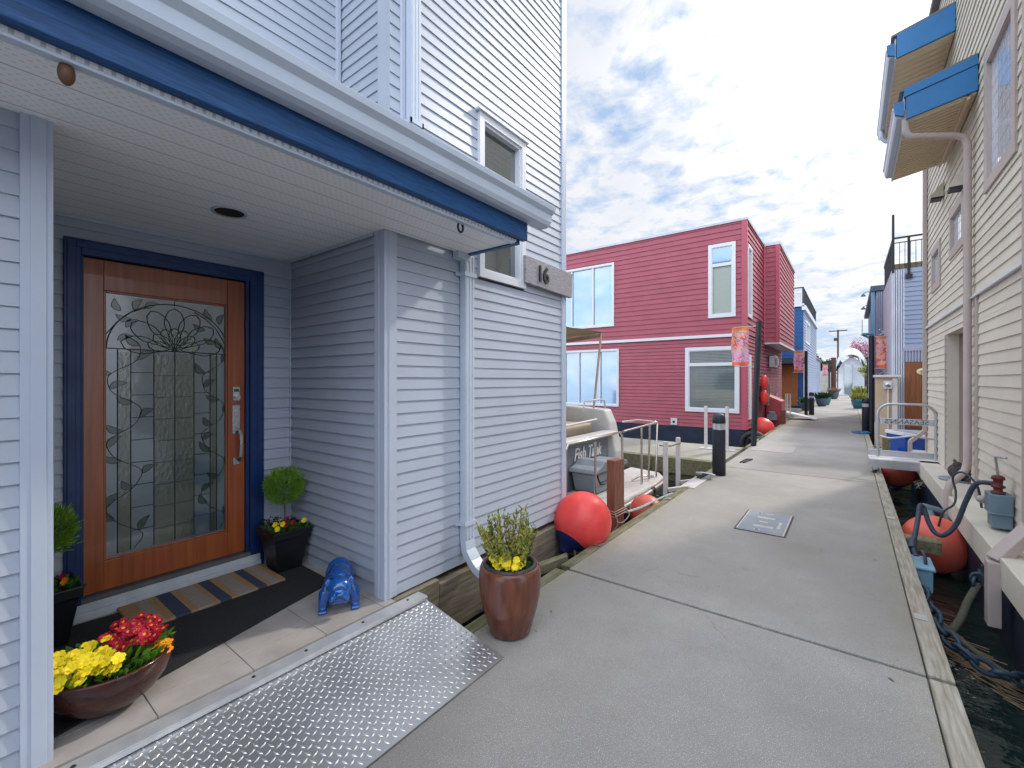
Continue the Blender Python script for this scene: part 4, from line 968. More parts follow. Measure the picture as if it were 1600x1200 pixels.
for (y, z) in ((7.62, 3.90), (9.15, 4.27)):
    b_ = MB(); b_.prism([(Rx - .02, z), (Rx - .16, z), (Rx - .16, z + .03), (Rx - .02, z + .22)], y - .09, y + .09, 'y'); lo_ = b_.build('wall_lamp', 'cream_siding', CH)
    b_ = MB(); b_.box(Rx - .155, Rx - .03, y - .085, y + .085, z - .03, z - .001); b_.build('lamp_lens', 'black_post', lo_)
b_ = MB(); b_.box(.875, Rx + 3, 4.95, Y1 + .1, .02, .245); b_.box(.875, Rx + 3, Y0, 4.945, .02, .245); b_.build('float_ledge', 'cream_siding', CH, bevel=.008)
b_ = MB(); b_.box(.94, Rx + 3, Y0, Y1, -.7, .015); b_.build('float_hull', 'float_navy', CH)

# meter box with hose
t = thing('pump_box', (1.0, 5.65, .4), 'blue-grey box with rusty red valve fixed to the cream wall', 'valve box')
b_ = MB(); b_.box(.96, 1.10, 5.53, 5.74, .40, .56); b_.box(.975, 1.10, 5.55, 5.72, .27, .40); b_.box(.955, 1.10, 5.52, 5.75, .39, .405); b_.build('body', 'box_blue', t, bevel=.012)
b_ = MB(); b_.lathe([(.001, 0), (.045, 0), (.045, .02), (.028, .025), (.03, .05), (.045, .055), (.045, .07), (.028, .075), (.032, .12), (.045, .125), (.04, .15), (.02, .16), (.001, .16)], (1.02, 5.60, .56), 16); b_.build('valve', 'rust', t)
b_ = MB(); b_.tube([(1.02, 5.60, .71), (1.0, 5.58, .88), (1.05, 5.50, .885)], .010, 8); b_.build('crank', 'steel', t)
b_ = MB(); b_.box(.965, 1.08, 5.745, 5.83, .42, .50); b_.ball((.95, 5.79, .46), .035, 10, 6); b_.build('fitting', 'mauve_trim', t, bevel=.008)
def curve(ps, n=8):
    """Catmull-Rom through ps"""
    ps = [Vector(p) for p in ps]; out = []
    for i in range(len(ps) - 1):
        p0, p1, p2, p3 = ps[max(0, i - 1)], ps[i], ps[i + 1], ps[min(len(ps) - 1, i + 2)]
        for k in range(n):
            t_ = k / n; out.append(.5 * ((2 * p1) + (-p0 + p2) * t_ + (2 * p0 - 5 * p1 + 4 * p2 - p3) * t_ ** 2 + (-p0 + 3 * p1 - 3 * p2 + p3) * t_ ** 3))
    out.append(ps[-1]); return out
hs = MB(); hs.tube(curve([(1.0, 5.62, .64), (.90, 5.66, .62), (.84, 5.70, .45), (.78, 5.72, .22), (.70, 5.72, .10), (.64, 5.76, .10), (.60, 5.80, .18), (.57, 5.85, .30), (.54, 5.82, .32), (.52, 5.74, .22), (.49, 5.62, .10), (.46, 5.52, .0)]), .020, 12)
tag(hs.build('water_hose', 'hose', loc=(.5, 5.6, 0)), 'thick dark blue hose looping from the red valve down to the dock edge', 'hose')
hs = MB(); hs.tube(curve([(1.02, 6.2, .30), (.98, 6.15, .52), (.90, 6.25, .62), (.84, 6.35, .55), (.86, 6.35, .40), (.84, 6.3, .28), (.76, 6.3, .18), (.72, 6.35, -.05)]), .010, 8)
tag(hs.build('thin_hose', 'hose', loc=(.9, 6.3, 0)), 'thin black hose loop standing on the cream house ledge', 'hose')
hs = MB(); hs.tube(curve([(.88, 6.95, .05), (.76, 6.92, .06), (.68, 6.85, .08), (.72, 6.75, -.05), (.78, 6.65, -.2), (.80, 6.6, -.5)]), .028, 12); hs.tube([(.80, 6.92, .06), (.66, 6.86, .10)], .04, 12); hs.tube([(.70, 6.80, .07), (.74, 6.74, -.02)], .037, 12)
tag(hs.build('drain_pipe', 'box_blue', loc=(.8, 6.8, 0)), 'grey plastic pipe elbow coming out of the cream house float into the water', 'pipe')
t = thing('junction_box', (.50, 5.3, 0), 'pale blue service box hanging on the outside of the dock edge board', 'service box')
b_ = MB(); b_.box(.435, .56, 5.12, 5.42, -.26, -.06); b_.box(.432, .575, 5.10, 5.44, -.075, -.05); b_.build('body', 'box_teal', t, bevel=.008)
b_ = MB(); b_.tube([(.47, 5.52, .01), (.47, 5.47, -.05), (.48, 5.40, -.06)], .022, 10); b_.tube([(.47, 5.58, .05), (.46, 5.50, -.01)], .030, 10); b_.tube(curve([(.50, 5.4, .0), (.51, 5.3, .03), (.52, 5.22, -.02), (.52, 5.18, -.2)]), .013, 8); b_.build('pipe_fitting', 'hose', t)
b_ = MB(); b_.box(.434, .70, 5.85, 6.02, -.14, -.02); tag(b_.build('timber_cleat', 'mossy', loc=(.55, 5.9, -.1), bevel=.008), 'stubby mossy timber block sticking out from the dock edge above the faded buoy', 'timber block')
# mooring ring, rope and chain
def link_chain(mb, path, ll=.075, w_=.042, r=.010):
    pts = curve(path, 12); d_ = 0; last = pts[0]; k = 0; prev = pts[0]
    for p in pts[1:]:
        d_ += (p - prev).length; prev = p
        if d_ >= ll * .72:
            t_ = (p - last).normalized(); u = t_.orthogonal().normalized(); v = t_.cross(u)
            if k % 2: u, v = v, u
            c_ = (p + last) / 2; ring = []
            for i in range(15):
                a = 2 * math.pi * i / 14; ring.append(c_ + t_ * math.cos(a) * ll / 2 + u * math.sin(a) * w_ / 2)
            mb.tube(ring, r, 7, caps=False); last = p; d_ = 0; k += 1
b_ = MB(); link_chain(b_, [(.44, 4.7, -.08), (.50, 4.45, -.20), (.58, 4.25, -.28), (.75, 4.2, -.36), (1.0, 4.35, -.42), (1.3, 4.5, -.46)], .13, .075, .016)
link_chain(b_, [(.44, 5.3, -.10), (.45, 5.0, -.18), (.47, 4.7, -.22), (.52, 4.4, -.22)], .09, .05, .012)
tag(b_.build('mooring_chain', 'chain', loc=(.5, 4.5, -.3)), 'heavy blue-grey mooring chain hanging from the dock edge into the water', 'chain')
b_ = MB(); b_.tube(curve([(.84, 5.22, -.14), (.76, 5.08, -.24), (.68, 4.85, -.32), (.58, 4.6, -.34), (.47, 4.5, -.28)]), .026, 12); b_.tube(curve([(.52, 4.55, -.25), (.8, 4.35, -.40), (1.1, 4.2, -.44), (1.5, 4.25, -.47)]), .020, 10)
tag(b_.build('mooring_rope', 'rope_old', loc=(.7, 4.8, -.3)), 'thick mossy mooring rope running from the shackle across the water to the dock chain', 'rope')
b_ = MB()
for (c_, a) in (((.845, 5.25, -.10), 0), ((.82, 5.22, -.13), 1.2)):
    b_.tube([(c_[0] + .045 * math.cos(q) * math.cos(a), c_[1] + .045 * math.cos(q) * math.sin(a) , c_[2] + .045 * math.sin(q)) for q in [k * math.pi / 8 for k in range(17)]], .012, 8, caps=False)
b_.box(.855, .885, 5.16, 5.36, -.13, -.05); b_.tube([(.87, 5.25, -.04), (.87, 5.25, .02)], .014, 8)
tag(b_.build('shackle', 'chain', loc=(.85, 5.25, -.1)), 'blue-grey shackle and ring bolted to the cream house float', 'shackle')
b_ = MB()
for k in range(150):
    p = Vector((rnd(.47, .85), 0, -.497)); p.y = 5.0 - (p.x - .47) * 1.9 + rnd(-.25, .25); a = rnd(-1.1, -.4); l_ = rnd(.05, .28)
    b_.bar(p, p + Vector((math.cos(a) * l_, math.sin(a) * l_, rnd(-.004, .02))), rnd(.004, .010), .004)
tag(b_.build('floating_reeds', 'debris'), 'dry reeds and sticks floating beside the mooring chain', 'debris', kind='stuff')
b_ = MB()
for k in range(90):
    p = Vector((rnd(-2.26, -1.95), rnd(2.5, 3.6), -.49 + rnd(0, .05))); a = rnd(0, 6.28); l_ = rnd(.04, .22)
    b_.bar(p, p + Vector((math.cos(a) * l_, math.sin(a) * l_, rnd(-.01, .05))), rnd(.004, .012), .005)
for k in range(60):
    p = Vector((rnd(-2.9, -1.98), rnd(4.9, 8.4), -.497)); a = rnd(0, 6.28); leafq(b_, p, (math.cos(a), math.sin(a), .02), rnd(.03, .09), rnd(.02, .04), 0)
tag(b_.build('floating_leaves', 'debris'), 'dry leaves and twigs floating between the house and the dock', 'debris', kind='stuff')

# duck
dk = MB(); dx, dy, dz = 1.12, 8.05, .262
E2 = lambda c_, r_, rot=None: dk.ball((dx + c_[0], dy + c_[1], dz + c_[2]), r_, 18, 10, rot)
E2((0, -.02, .10), (.11, .20, .10)); E2((.01, .12, .10), (.06, .10, .05)); E2((.0, .20, .14), (.025, .07, .015), Matrix.Rotation(-.3, 3, 'X')); E2((0, -.16, .11), (.085, .08, .09)); E2((0, .27, .19), (.022, .07, .012), Matrix.Rotation(.35, 3, 'X')); E2((-.03, -.13, .200), (.046, .062, .042))
t = thing('duck', (dx, dy, dz), 'brown mottled duck resting with tucked head on the ledge by the recessed door', 'duck')
smooth_body(dk, 'body', 'duck', t, .008, 4)
b_ = MB(); b_.ball((dx - .074, dy - .12, dz + .210), .005, 8, 6); b_.build('eye', 'black_metal', t)
b_ = MB(); b_.ball((dx - .035, dy - .06, dz + .195), (.014, .032, .007), 10, 6); b_.build('bill', 'beige_box', t)
b_ = MB()
for s_ in (-1, 1):
    for k in range(26):
        q = rnd(0, 1); p = Vector((dx + s_ * (.085 - .02 * q), dy - .12 + .26 * q, dz + .08 + rnd(-.03, .045))); leafq(b_, p, (0.02 * s_, 1, .12), rnd(.05, .09), .022, .1)
b_.build('wing', 'duck', t)
b_ = MB(); b_.lathe([(.001, .0), (.19, .0), (.20, .018), (.18, .02), (.001, .012)], (dx, dy, .247), 32)
tag(b_.build('feeding_tray', 'box_grey', loc=(dx, dy, .247)), 'round grey tray under the resting duck', 'tray')

# step with hoop and name board
t = thing('boarding_step', (.75, 9.65, 0), 'grey metal boarding step with arched tube handrail and mirrored name board', 'boarding step')
b_ = MB(); b_.box(.245, 1.18, 9.40, 9.44, .10, .24); b_.box(.245, 1.12, 9.86, 9.90, .18, .34); b_.build('side_rail', 'steel', t, bevel=.004)
b_ = MB(); b_.box(.25, 1.14, 9.445, 9.62, .22, .245); b_.box(.25, 1.14, 9.64, 9.855, .225, .25); b_.build('tread', 'white_metal', t, bevel=.004)
b_ = MB(); hp = [(.378, 9.72, .01), (.378, 9.72, .80)] + [(.378 + .17 - .17 * math.cos(a), 9.72, .97 + .17 * math.sin(a)) for a in [k * math.pi / 12 for k in range(7)]] + [(.92 + .17 * math.sin(a), 9.72, .97 + .17 * math.cos(a)) for a in [k * math.pi / 12 for k in range(7)]] + [(1.09, 9.72, .80), (1.09, 9.72, .0)]
b_.tube(hp, .021, 14); b_.tube(curve([(.39, 9.72, .60), (.52, 9.69, .575), (.66, 9.69, .595), (.80, 9.69, .625), (.93, 9.70, .605), (1.08, 9.72, .59)]), .014, 10); b_.build('handrail', 'steel', t)
b_ = MB(); b_.box(.40, 1.07, 9.715, 9.725, .80, .90); nb = b_.build('name_board', 'steel', t, bevel=.003)
text('lettering', "SEASANN'S", .105, .002, frame_m((.735, 9.712, .848), (-1, 0, 0), (0, 0, 1)), 'letter_dark', nb, bold=.001, ax=1.05)
b_ = MB()
for x_, y_ in ((.36, 9.68), (1.09, 9.68)): b_.tube([(x_, y_, -.0), (x_ - .04, y_ - .12, .012), (x_ - .02, y_ - .25, .012), (x_ - .06, y_ - .14, .015), (x_, y_, .02)], .011, 7)
tag(b_.build('tether_strap', 'rubber', loc=(.4, 9.6, 0)), 'black tether loops at the foot of the arched handrail', 'strap')
b_ = MB()
for k in range(9): b_.tube([(1.05 + rnd(-.16, .04), 9.45 + rnd(-.1, .1), .06 + rnd(-.05, .05)), (1.0 + rnd(-.2, .1), 9.4 + rnd(-.1, .1), .0 + rnd(-.12, .08)), (1.02 + rnd(-.2, .1), 9.3, -.1 + rnd(-.1, .1))], .008, 6)
tag(b_.build('tangled_line', 'rope_tan', loc=(1.0, 9.4, 0)), 'tangled thin lines hanging below the boarding step', 'rope')

# ------------------------------------------------------------------ buoys
def buoy(c_, r_, m_, label, end='buoy_navy', tilt=(0, 0, -1), group=None):
    t = thing('mooring_buoy', c_, label, 'buoy', group)
    tv = Vector(tilt).normalized(); q = Vector((0, 0, 1)).rotation_difference(-tv).to_matrix()
    b_ = MB(); n = 40; mseg = 22; vs = []; fs = []
    for i in range(mseg + 1):
        th_ = math.pi * .80 * i / mseg
        for k in range(n):
            a = 2 * math.pi * k / n; p = Vector((r_ * math.sin(th_) * math.cos(a), r_ * math.sin(th_) * math.sin(a), r_ * math.cos(th_) * 1.02)); vs.append(Vector(c_) + q @ p)
    for i in range(mseg):
        for k in range(n): fs.append((i * n + k, (i + 1) * n + k, (i + 1) * n + (k + 1) % n, i * n + (k + 1) % n))
    b_.add(vs, fs, True)
    b_.tube([Vector(c_) + q @ Vector((r_ * 1.001 * math.sin(a) * .64, r_ * 1.001 * math.sin(a) * -.768, r_ * 1.02 * math.cos(a))) for a in [-.79 * math.pi + k * 1.58 * math.pi / 60 for k in range(61)]], r_ * .007, 6, caps=False)
    b_.build('float', m_, t)
    b_ = MB(); prof_ = [(r_ * math.sin(math.pi * .80) * 1.012, -r_ * .80), (r_ * .5, -r_ * .93), (r_ * .30, -r_ * 1.06), (r_ * .17, -r_ * 1.22), (r_ * .15, -r_ * 1.30), (.001, -r_ * 1.31)]
    vs = []
    for rr, zz in prof_:
        for k in range(n): a = 2 * math.pi * k / n; vs.append(Vector(c_) + q @ Vector((rr * math.cos(a), rr * math.sin(a), zz)))
    b_.add(vs, [(i * n + k, (i + 1) * n + k, (i + 1) * n + (k + 1) % n, i * n + (k + 1) % n) for i in range(len(prof_) - 1) for k in range(n)], True); b_.build('end_cap', end, t)
    b_ = MB(); cc_ = Vector(c_) + q @ Vector((0, 0, -r_ * 1.28)); b_.tube([cc_ + q @ Vector((r_ * .10 * math.cos(a), 0, r_ * .12 * math.sin(a))) for a in [k * math.pi / 6 for k in range(13)]], r_ * .03, 6, caps=False); b_.build('eye', end, t)
    return t
buoy((-2.10, 3.889, .150), .283, 'buoy', 'large bright coral round buoy wedged between the grey house and the dock', tilt=(-.18, -.62, -.62))
buoy((-2.10, 5.62, -.17), .215, 'buoy_old', 'faded orange buoy under the teal rope beside the wooden post', end='buoy_navy', tilt=(.3, -.5, -1))
buoy((-2.22, 15.9, -.02), .36, 'buoy', 'coral red buoy beside the corner of the red house', tilt=(-.2, 0, -1))
buoy((.72, 6.50, -.21), .29, 'buoy_old', 'large weathered red buoy floating between the dock and the cream house', tilt=(0, .2, -1))
buoy((.66, 10.3, -.02), .30, 'buoy_old', 'weathered red buoy just beyond the boarding step', tilt=(0, .2, -1))
b_ = MB(); b_.tube(curve([(-1.92, 3.4, -.05), (-1.97, 3.5, -.12), (-2.05, 3.65, -.08), (-2.12, 3.72, -.02)]), .010, 7); b_.tube(curve([(-2.25, 3.0, .02), (-2.18, 3.3, -.14), (-2.12, 3.62, -.10)]), .022, 8)
tag(b_.build('buoy_line', 'rope_old', loc=(-2, 3.5, 0)), 'dark rope under the large coral buoy', 'rope')
b_ = MB(); b_.prism([(-2.23, 2.75), (-2.17, 2.70), (-1.99, 3.42), (-2.05, 3.47)], -.10, -.02, 'z')
tag(b_.build('loose_plank', 'mossy', loc=(-2.1, 3.1, -.06), bevel=.004), 'mossy plank lying in the gap behind the brown pot', 'plank')

# wooden post & rope
b_ = MB(); b_.prism([(-2.145, 4.53), (-2.04, 4.50), (-2.01, 4.70), (-2.115, 4.73)], -.55, .66, 'z'); b_.add([(-2.145, 4.53, .6605), (-2.04, 4.50, .6605), (-2.01, 4.70, .6605), (-2.115, 4.73, .6605)], [(0, 1, 2, 3)])
tag(b_.build('mooring_post', 'brown_post', loc=(-2.08, 4.6, 0), bevel=.006), 'square red-brown timber post behind the large coral buoy', 'post')
b_ = MB()
for z_ in (.06, .09, .115): b_.tube([(-2.16, 4.52, z_), (-2.03, 4.485, z_ - .01), (-1.995, 4.71, z_ + .01), (-2.12, 4.745, z_), (-2.16, 4.52, z_)], .007, 6)
b_.tube(curve([(-2.03, 4.49, .1), (-2.0, 4.5, -.02), (-2.06, 4.49, -.12), (-2.1, 4.5, -.25)]), .006, 6); b_.tube(curve([(-2.0, 4.72, .1), (-1.97, 4.74, .03), (-2.0, 4.6, -.03), (-2.06, 4.5, .02)]), .006, 6)
tag(b_.build('lashing', 'rope_pink', loc=(-2.1, 4.6, 0)), 'pale thin rope wound around the red-brown timber post', 'rope')
b_ = MB(); pa = curve([(-2.0, 4.73, .06), (-1.99, 5.1, .02), (-1.98, 5.6, .0), (-1.92, 6.1, .0)], 10)
for s_ in (0, 2.1, 4.2):
    b_.tube([p + Vector((.009 * math.cos(s_ + i * .9), 0, .009 * math.sin(s_ + i * .9))) for i, p in enumerate(pa)], .009, 6)
tag(b_.build('teal_rope', 'rope_teal', loc=(-2, 5.4, 0)), 'twisted teal and white rope from the timber post along the dock', 'rope')

# ------------------------------------------------------------------ boat "Fish Tank"
BT = thing('motor_boat', (-5, 6, -.3), 'white and grey motor boat named Fish Tank moored stern-to behind the coral buoy', 'boat')
b_ = MB()   # platform
b_.prism([(-3.3, 3.9), (-2.62, 4.0), (-2.50, 4.3), (-2.45, 7.0), (-2.52, 7.55), (-2.70, 7.85), (-3.3, 8.0)], -.26, -.10, 'z'); b_.build('swim_platform', 'boat_white', BT, bevel=.03)
b_ = MB(); b_.tube([(-2.44, 4.25, -.17), (-2.40, 5.5, -.17), (-2.44, 6.95, -.17), (-2.54, 7.60, -.17)], .035, 10); b_.build('rub_rail', 'rubber', BT)
b_ = MB()
for (a, c_) in ((5.55, 6.05), (6.22, 6.62), (6.80, 7.35)): b_.tube([(-2.405 - (.03 if a > 6.7 else 0), a, -.17), (-2.42 - (.05 if a > 6.7 else 0), c_, -.17)], .055, 14)
b_.build('fender_sleeve', 'stainless', BT)
b_ = MB()   # hull
sec = []
for x_, hw, zk in ((-3.35, 1.68, .0), (-5.0, 1.78, .0), (-7.5, 1.6, .0), (-9.2, 1.0, .1), (-10.6, .12, .25)):
    cy = 5.85; sec.append([(x_, cy - hw, .66 + zk), (x_, cy - hw * .93, -.1), (x_, cy - hw * .5, -.75), (x_, cy + hw * .5, -.75), (x_, cy + hw * .93, -.1), (x_, cy + hw, .66 + zk)])
vs = [p for q in sec for p in q]; fs = [(i * 6 + k, i * 6 + k + 1, i * 6 + 7 + k, i * 6 + 6 + k) for i in range(4) for k in range(5)] + [tuple(range(6))]
b_.add(vs, fs); b_.build('hull', 'boat_white', BT)
b_ = MB(); b_.box(-3.36, -3.30, 4.25, 7.05, -.12, .60); tro = b_.build('transom', 'boat_grey', BT, bevel=.02); tro['label'] = 'grey transom lettered Fish Tank'
text('lettering', 'Fish Tank', .27, .003, frame_m((-3.292, 6.28, .40), (0, 1, 0), (0, 0, 1)), 'letter_white', tro, shear=.28, bold=.006, ax=.86)
b_ = MB(); b_.box(-3.42, -3.24, 4.2, 7.1, .605, .67); b_.tube([(-3.22, 4.2, .64), (-3.22, 7.15, .64)], .03, 10); b_.build('transom_cap', 'boat_white', BT, bevel=.015)
b_ = MB(); b_.prism([(-3.22, -.1), (-3.20, .3), (-3.32, .80), (-3.42, 1.02), (-4.1, 1.06), (-6.5, 1.1), (-6.5, .5), (-3.4, .3)], 7.12, 7.42, 'y'); b_.mark(); b_.prism([(-3.22, -.1), (-3.32, .80), (-3.42, 1.02), (-6.5, 1.1), (-6.5, .5)], 4.2, 4.45, 'y'); b_.split('coaming', 'boat_white', BT, bevel=.03)
b_ = MB(); b_.box(-4.3, -3.55, 4.6, 6.95, .62, .80); b_.box(-5.2, -4.35, 4.6, 7.0, .70, 1.0); b_.box(-4.2, -4.1, 4.7, 6.9, .8, .93); b_.build('cockpit_seat', 'boat_cream', BT, bevel=.03)
b_ = MB(); b_.tube([(-3.5, 4.7, .80), (-3.48, 6.95, .86)], .02, 8); b_.tube([(-3.55, 6.6, 1.02), (-3.55, 6.65, 1.18), (-3.5, 7.1, 1.2), (-3.5, 7.3, 1.18), (-3.5, 7.34, 1.0)], .016, 8); b_.build('seat_rail', 'white_metal', BT)
b_ = MB(); b_.prism([(-9, .6), (-6.0, 1.0), (-6.4, 1.9), (-8.0, 1.9)], 4.6, 7.1, 'y'); b_.build('cabin', 'boat_white', BT, bevel=.05)
b_ = MB()
rails = []
for y_ in (4.45, 5.2): rails.append([(-2.62, y_, -.10), (-2.62, y_, .74)])
rails += [[(-2.62, 4.45, .72), (-2.62, 4.5, .79), (-2.62, 5.2, .79), (-2.60, 5.95, .80), (-2.60, 6.0, .74), (-2.60, 6.02, -.10)], [(-2.60, 6.05, .80), (-2.58, 7.4, .83)], [(-2.60, 6.75, -.1), (-2.60, 6.75, .80)], [(-2.60, 7.05, -.1), (-2.58, 7.05, .81)], [(-2.60, 7.40, -.1), (-2.58, 7.40, .83), (-2.95, 7.5, .84), (-3.2, 7.4, .8)], [(-2.63, 7.35, -.08), (-2.72, 7.0, -.02), (-2.8, 6.85, -.08)]]
for q in rails: b_.tube(q, .017, 8)
b_.build('stern_rail', 'stainless', BT)
b_ = MB(); pc_ = [(-5.4, 4.4, 2.25), (-5.4, 7.35, 2.25), (-3.6, 7.45, 2.42), (-3.5, 4.2, 2.35)]
n = 8; vs = []
for i in range(n + 1):
    for j in range(n + 1):
        u, v = i / n, j / n; p = Vector(pc_[0]).lerp(Vector(pc_[1]), v).lerp(Vector(pc_[3]).lerp(Vector(pc_[2]), v), u); p.z -= .12 * math.sin(math.pi * u) * math.sin(math.pi * v) + .02 * math.sin(i * 2.1 + j * 3); vs.append(p)
b_.add(vs, [(i * (n + 1) + j, (i + 1) * (n + 1) + j, (i + 1) * (n + 1) + j + 1, i * (n + 1) + j + 1) for i in range(n) for j in range(n)], True); b_.add([(-5.4, 7.36, 2.24), (-3.6, 7.46, 2.41), (-3.6, 7.46, 2.33), (-5.4, 7.36, 2.16)], [(0, 1, 2, 3)]); b_.build('canopy', 'canvas', BT)
b_ = MB(); b_.tube([(-3.62, 7.42, 2.40), (-3.66, 7.2, 1.02)], .022, 8); b_.mark(); b_.tube([(-3.55, 4.25, 2.34), (-3.6, 4.3, 1.0)], .022, 8); b_.mark(); b_.tube([(-5.3, 7.3, 2.24), (-5.2, 7.3, 1.1)], .022, 8); b_.split('canopy_pole', 'beige_box', BT)
# box on platform
t = thing('storage_box', (-3.0, 6.3, -.1), 'grey plastic deck box standing on the white swim platform', 'box')
b_ = MB(); b_.prism([(5.75, -.09), (6.62, -.09), (6.74, .20), (5.65, .20)], -3.24, -2.86, 'x'); b_.build('bin', 'box_grey', t, bevel=.03)
b_ = MB(); b_.prism([(5.62, .205), (6.78, .205), (6.72, .27), (6.60, .30), (6.25, .30), (6.05, .36), (5.90, .36), (5.8, .29), (5.66, .26)], -3.27, -2.82, 'x'); b_.build('lid', 'box_grey', t, bevel=.02)
b_ = MB(); b_.tube([(-2.85, 5.70, .2), (-2.83, 5.78, .05), (-2.83, 5.9, .03)], .012, 6); b_.tube([(-2.84, 5.8, .07), (-2.83, 6.6, .07)], .010, 6); b_.build('handle', 'rubber', t)
# white posts on dock & finger
t = thing('boat_guide_rail', (-2.05, 6.6, 0), 'pair of pale metal posts bracketed to the dock edge beside the boat', 'guide rail')
for y_ in (6.37, 6.95):
    b_ = MB(); b_.box(-2.13, -2.07, y_ - .025, y_ + .025, -.45, .66); b_.build('post', 'white_metal', t, bevel=.006)
    b_ = MB(); b_.bar((-2.07, y_, -.03), (-1.85, y_ + .25, -.005), .05, .05); b_.build('bracket', 'white_metal', t)
b_ = MB(); b_.tube([(-2.18, 6.35, .60), (-2.1, 6.6, .57), (-2.02, 6.8, .6), (-2.1, 6.97, .55)], .012, 6); b_.build('lashing', 'rope_tan', t)
b_ = MB(); b_.box(-1.95, -1.75, 6.55, 7.35, .002, .010); b_.build('base_plate', 'white_metal', t)
for x_, l_ in ((-2.60, 'thin pale post on the finger dock, left of the near bollard'), (-2.16, 'thin pale post on the finger dock, right behind the near bollard')):
    b_ = MB(); b_.box(x_ - .03, x_ + .03, 10.62, 10.68, -.02, .95); b_.box(x_ - .12, x_ + .16, 10.55, 10.75, -.018, .0)
    tag(b_.build('dock_post', 'white_metal', loc=(x_, 10.65, -.02), bevel=.004), l_, 'post')
t = thing('dock_cleat', (-1.83, 7.3, 0), 'grey metal mooring cleat with dark straps at the dock edge by the near bollard', 'cleat')
b_ = MB(); b_.tube([(-1.93, 7.32, .075), (-1.85, 7.30, .085), (-1.70, 7.28, .085), (-1.64, 7.27, .075)], [.016, .022, .022, .016], 10); b_.box(-1.86, -1.70, 7.26, 7.32, .003, .08); b_.build('horn', 'steel', t, bevel=.006)
b_ = MB()
for k in range(3): b_.tube([(-1.80 + k * .03, 7.25, .09), (-1.92 + k * .02, 7.18, .0), (-1.98, 7.1, -.1), (-2.0, 7.05, -.25)], .012, 6)
b_.build('strap', 'rubber', t)

# ------------------------------------------------------------------ bollards & banner posts
def bollard(c_, label):
    t = thing('bollard_light', c_, label, 'bollard', 'dark bollard lights along the dock')
    x_, y_, z_ = c_
    b_ = MB(); b_.lathe([(.001, .001), (.10, .001), (.098, .74)], c_, 28); b_.build('shaft', 'bollard', t)
    b_ = MB(); b_.lathe([(.094, .74), (.094, .84)], c_, 28); b_.build('lens', 'band', t)
    b_ = MB(); b_.lathe([(.094, .84), (.099, .842), (.099, .91), (.093, .955), (.075, .985), (.045, 1.0), (.001, 1.006)], c_, 28); b_.build('cap', 'bollard', t)
    return t
B0 = bollard((-1.69, 7.74, 0), 'dark slate bollard light nearest the camera on the left dock edge')
dup(B0, (.38, 16.8, 0), 'dark bollard light beside the right banner post, beyond the boarding step')
dup(B0, (-1.34, 23.4, 0), 'small dark bollard light far along the left dock edge near the blue house')
def banner_post(c_, label, side, bm_, hgt=2.95, lean=.0):
    t = thing('banner_post', c_, label, 'banner post', 'black posts with orange festival banners')
    x_, y_, z_ = c_
    b_ = MB(); b_.tube([(x_, y_, -.35), (x_ + lean, y_, hgt)], .062, 14); b_.build('pole', 'black_post', t)
    b_ = MB()
    for zz in (2.79, 1.86): b_.tube([(x_ + lean * .8, y_, zz), (x_ + lean * .8 + side * .50, y_, zz)], .010, 6)
    b_.build('bracket', 'steel', t)
    b_ = MB(); xa = x_ + side * .09; xb = x_ + side * .45; n = 10; vs = []
    for i in range(n + 1):
        for j in range(n + 1):
            vs.append((xa + (xb - xa) * i / n + .012 * math.sin(j * .9), y_ + .025 * math.sin(i * .8 + j * .35), 1.88 + .90 * j / n))
    b_.add(vs, [(i * (n + 1) + j, (i + 1) * (n + 1) + j, (i + 1) * (n + 1) + j + 1, i * (n + 1) + j + 1) for i in range(n) for j in range(n)], True)
    b_.build('banner', bm_, t)
    return t
banner_post((-1.80, 11.6, 0), 'slightly leaning black post with orange and violet banner in front of the red house corner', -1, 'banner', 2.90, .13)
banner_post((.50, 16.5, 0), 'black post with orange banner beside the right bollard, by the beige cabinet', 1, 'banner2', 2.82)
banner_post((-1.50, 22.8, 0), 'black post with orange banner in front of the blue house', -1, 'banner2', 2.78)
banner_post((-1.36, 45, 0), 'most distant left black post with small orange banner by the rusty pile', -1, 'banner', 2.8)
banner_post((.80, 31, 0), 'black post with orange banner far off on the right, near the teal pot', 1, 'banner', 2.8)

# ------------------------------------------------------------------ red house
RH = thing('red_house', (-6, 18, 0), 'two storey red lap sided floating house with white windows and projecting bay', 'house')
cx, cy = -2.45, 14.57; FX = -13.5; ZB = .06; ZM = 2.86; ZT = 6.27; YE = 23.1
wl = MB(); Lf = cx - FX
def ru(x_): return x_ - FX
ow = [(ru(-3.48), ru(-2.71), 3.44, 5.69), (ru(-4.17), ru(-2.61), .54, 2.56), (ru(-11.0), ru(-6.6), 3.43, 5.68), (ru(-11.0), ru(-6.42), .60, 2.63)]
siding(wl, (FX, cy), (1, 0), (0, -1), Lf, ZB, ZM, .115, ow[1:2] + ow[3:], proud=.022)
siding(wl, (FX, cy), (1, 0), (0, -1), Lf, ZM + .05, ZT, .165, [ow[0], ow[2]], proud=.022)
wallbox(wl, (FX, cy), (1, 0), (0, -1), Lf, ZB, ZT, ow)
os_ = [(.12, .80, 3.42, 5.60), (.25, .62, .35, 2.3)]
siding(wl, (cx, cy), (0, 1), (1, 0), YE - cy, ZB, ZM, .115, os_[1:], proud=.030)
siding(wl, (cx, cy), (0, 1), (1, 0), YE - cy, ZM + .05, ZT, .165, os_[:1], proud=.030)
wallbox(wl, (cx, cy), (0, 1), (1, 0), YE - cy, ZB, ZT, os_)
bx = -1.975; by = 17.83
siding(wl, (cx + .03, by), (1, 0), (0, -1), bx - cx - .03, 2.87, 6.25, .165, proud=.022)
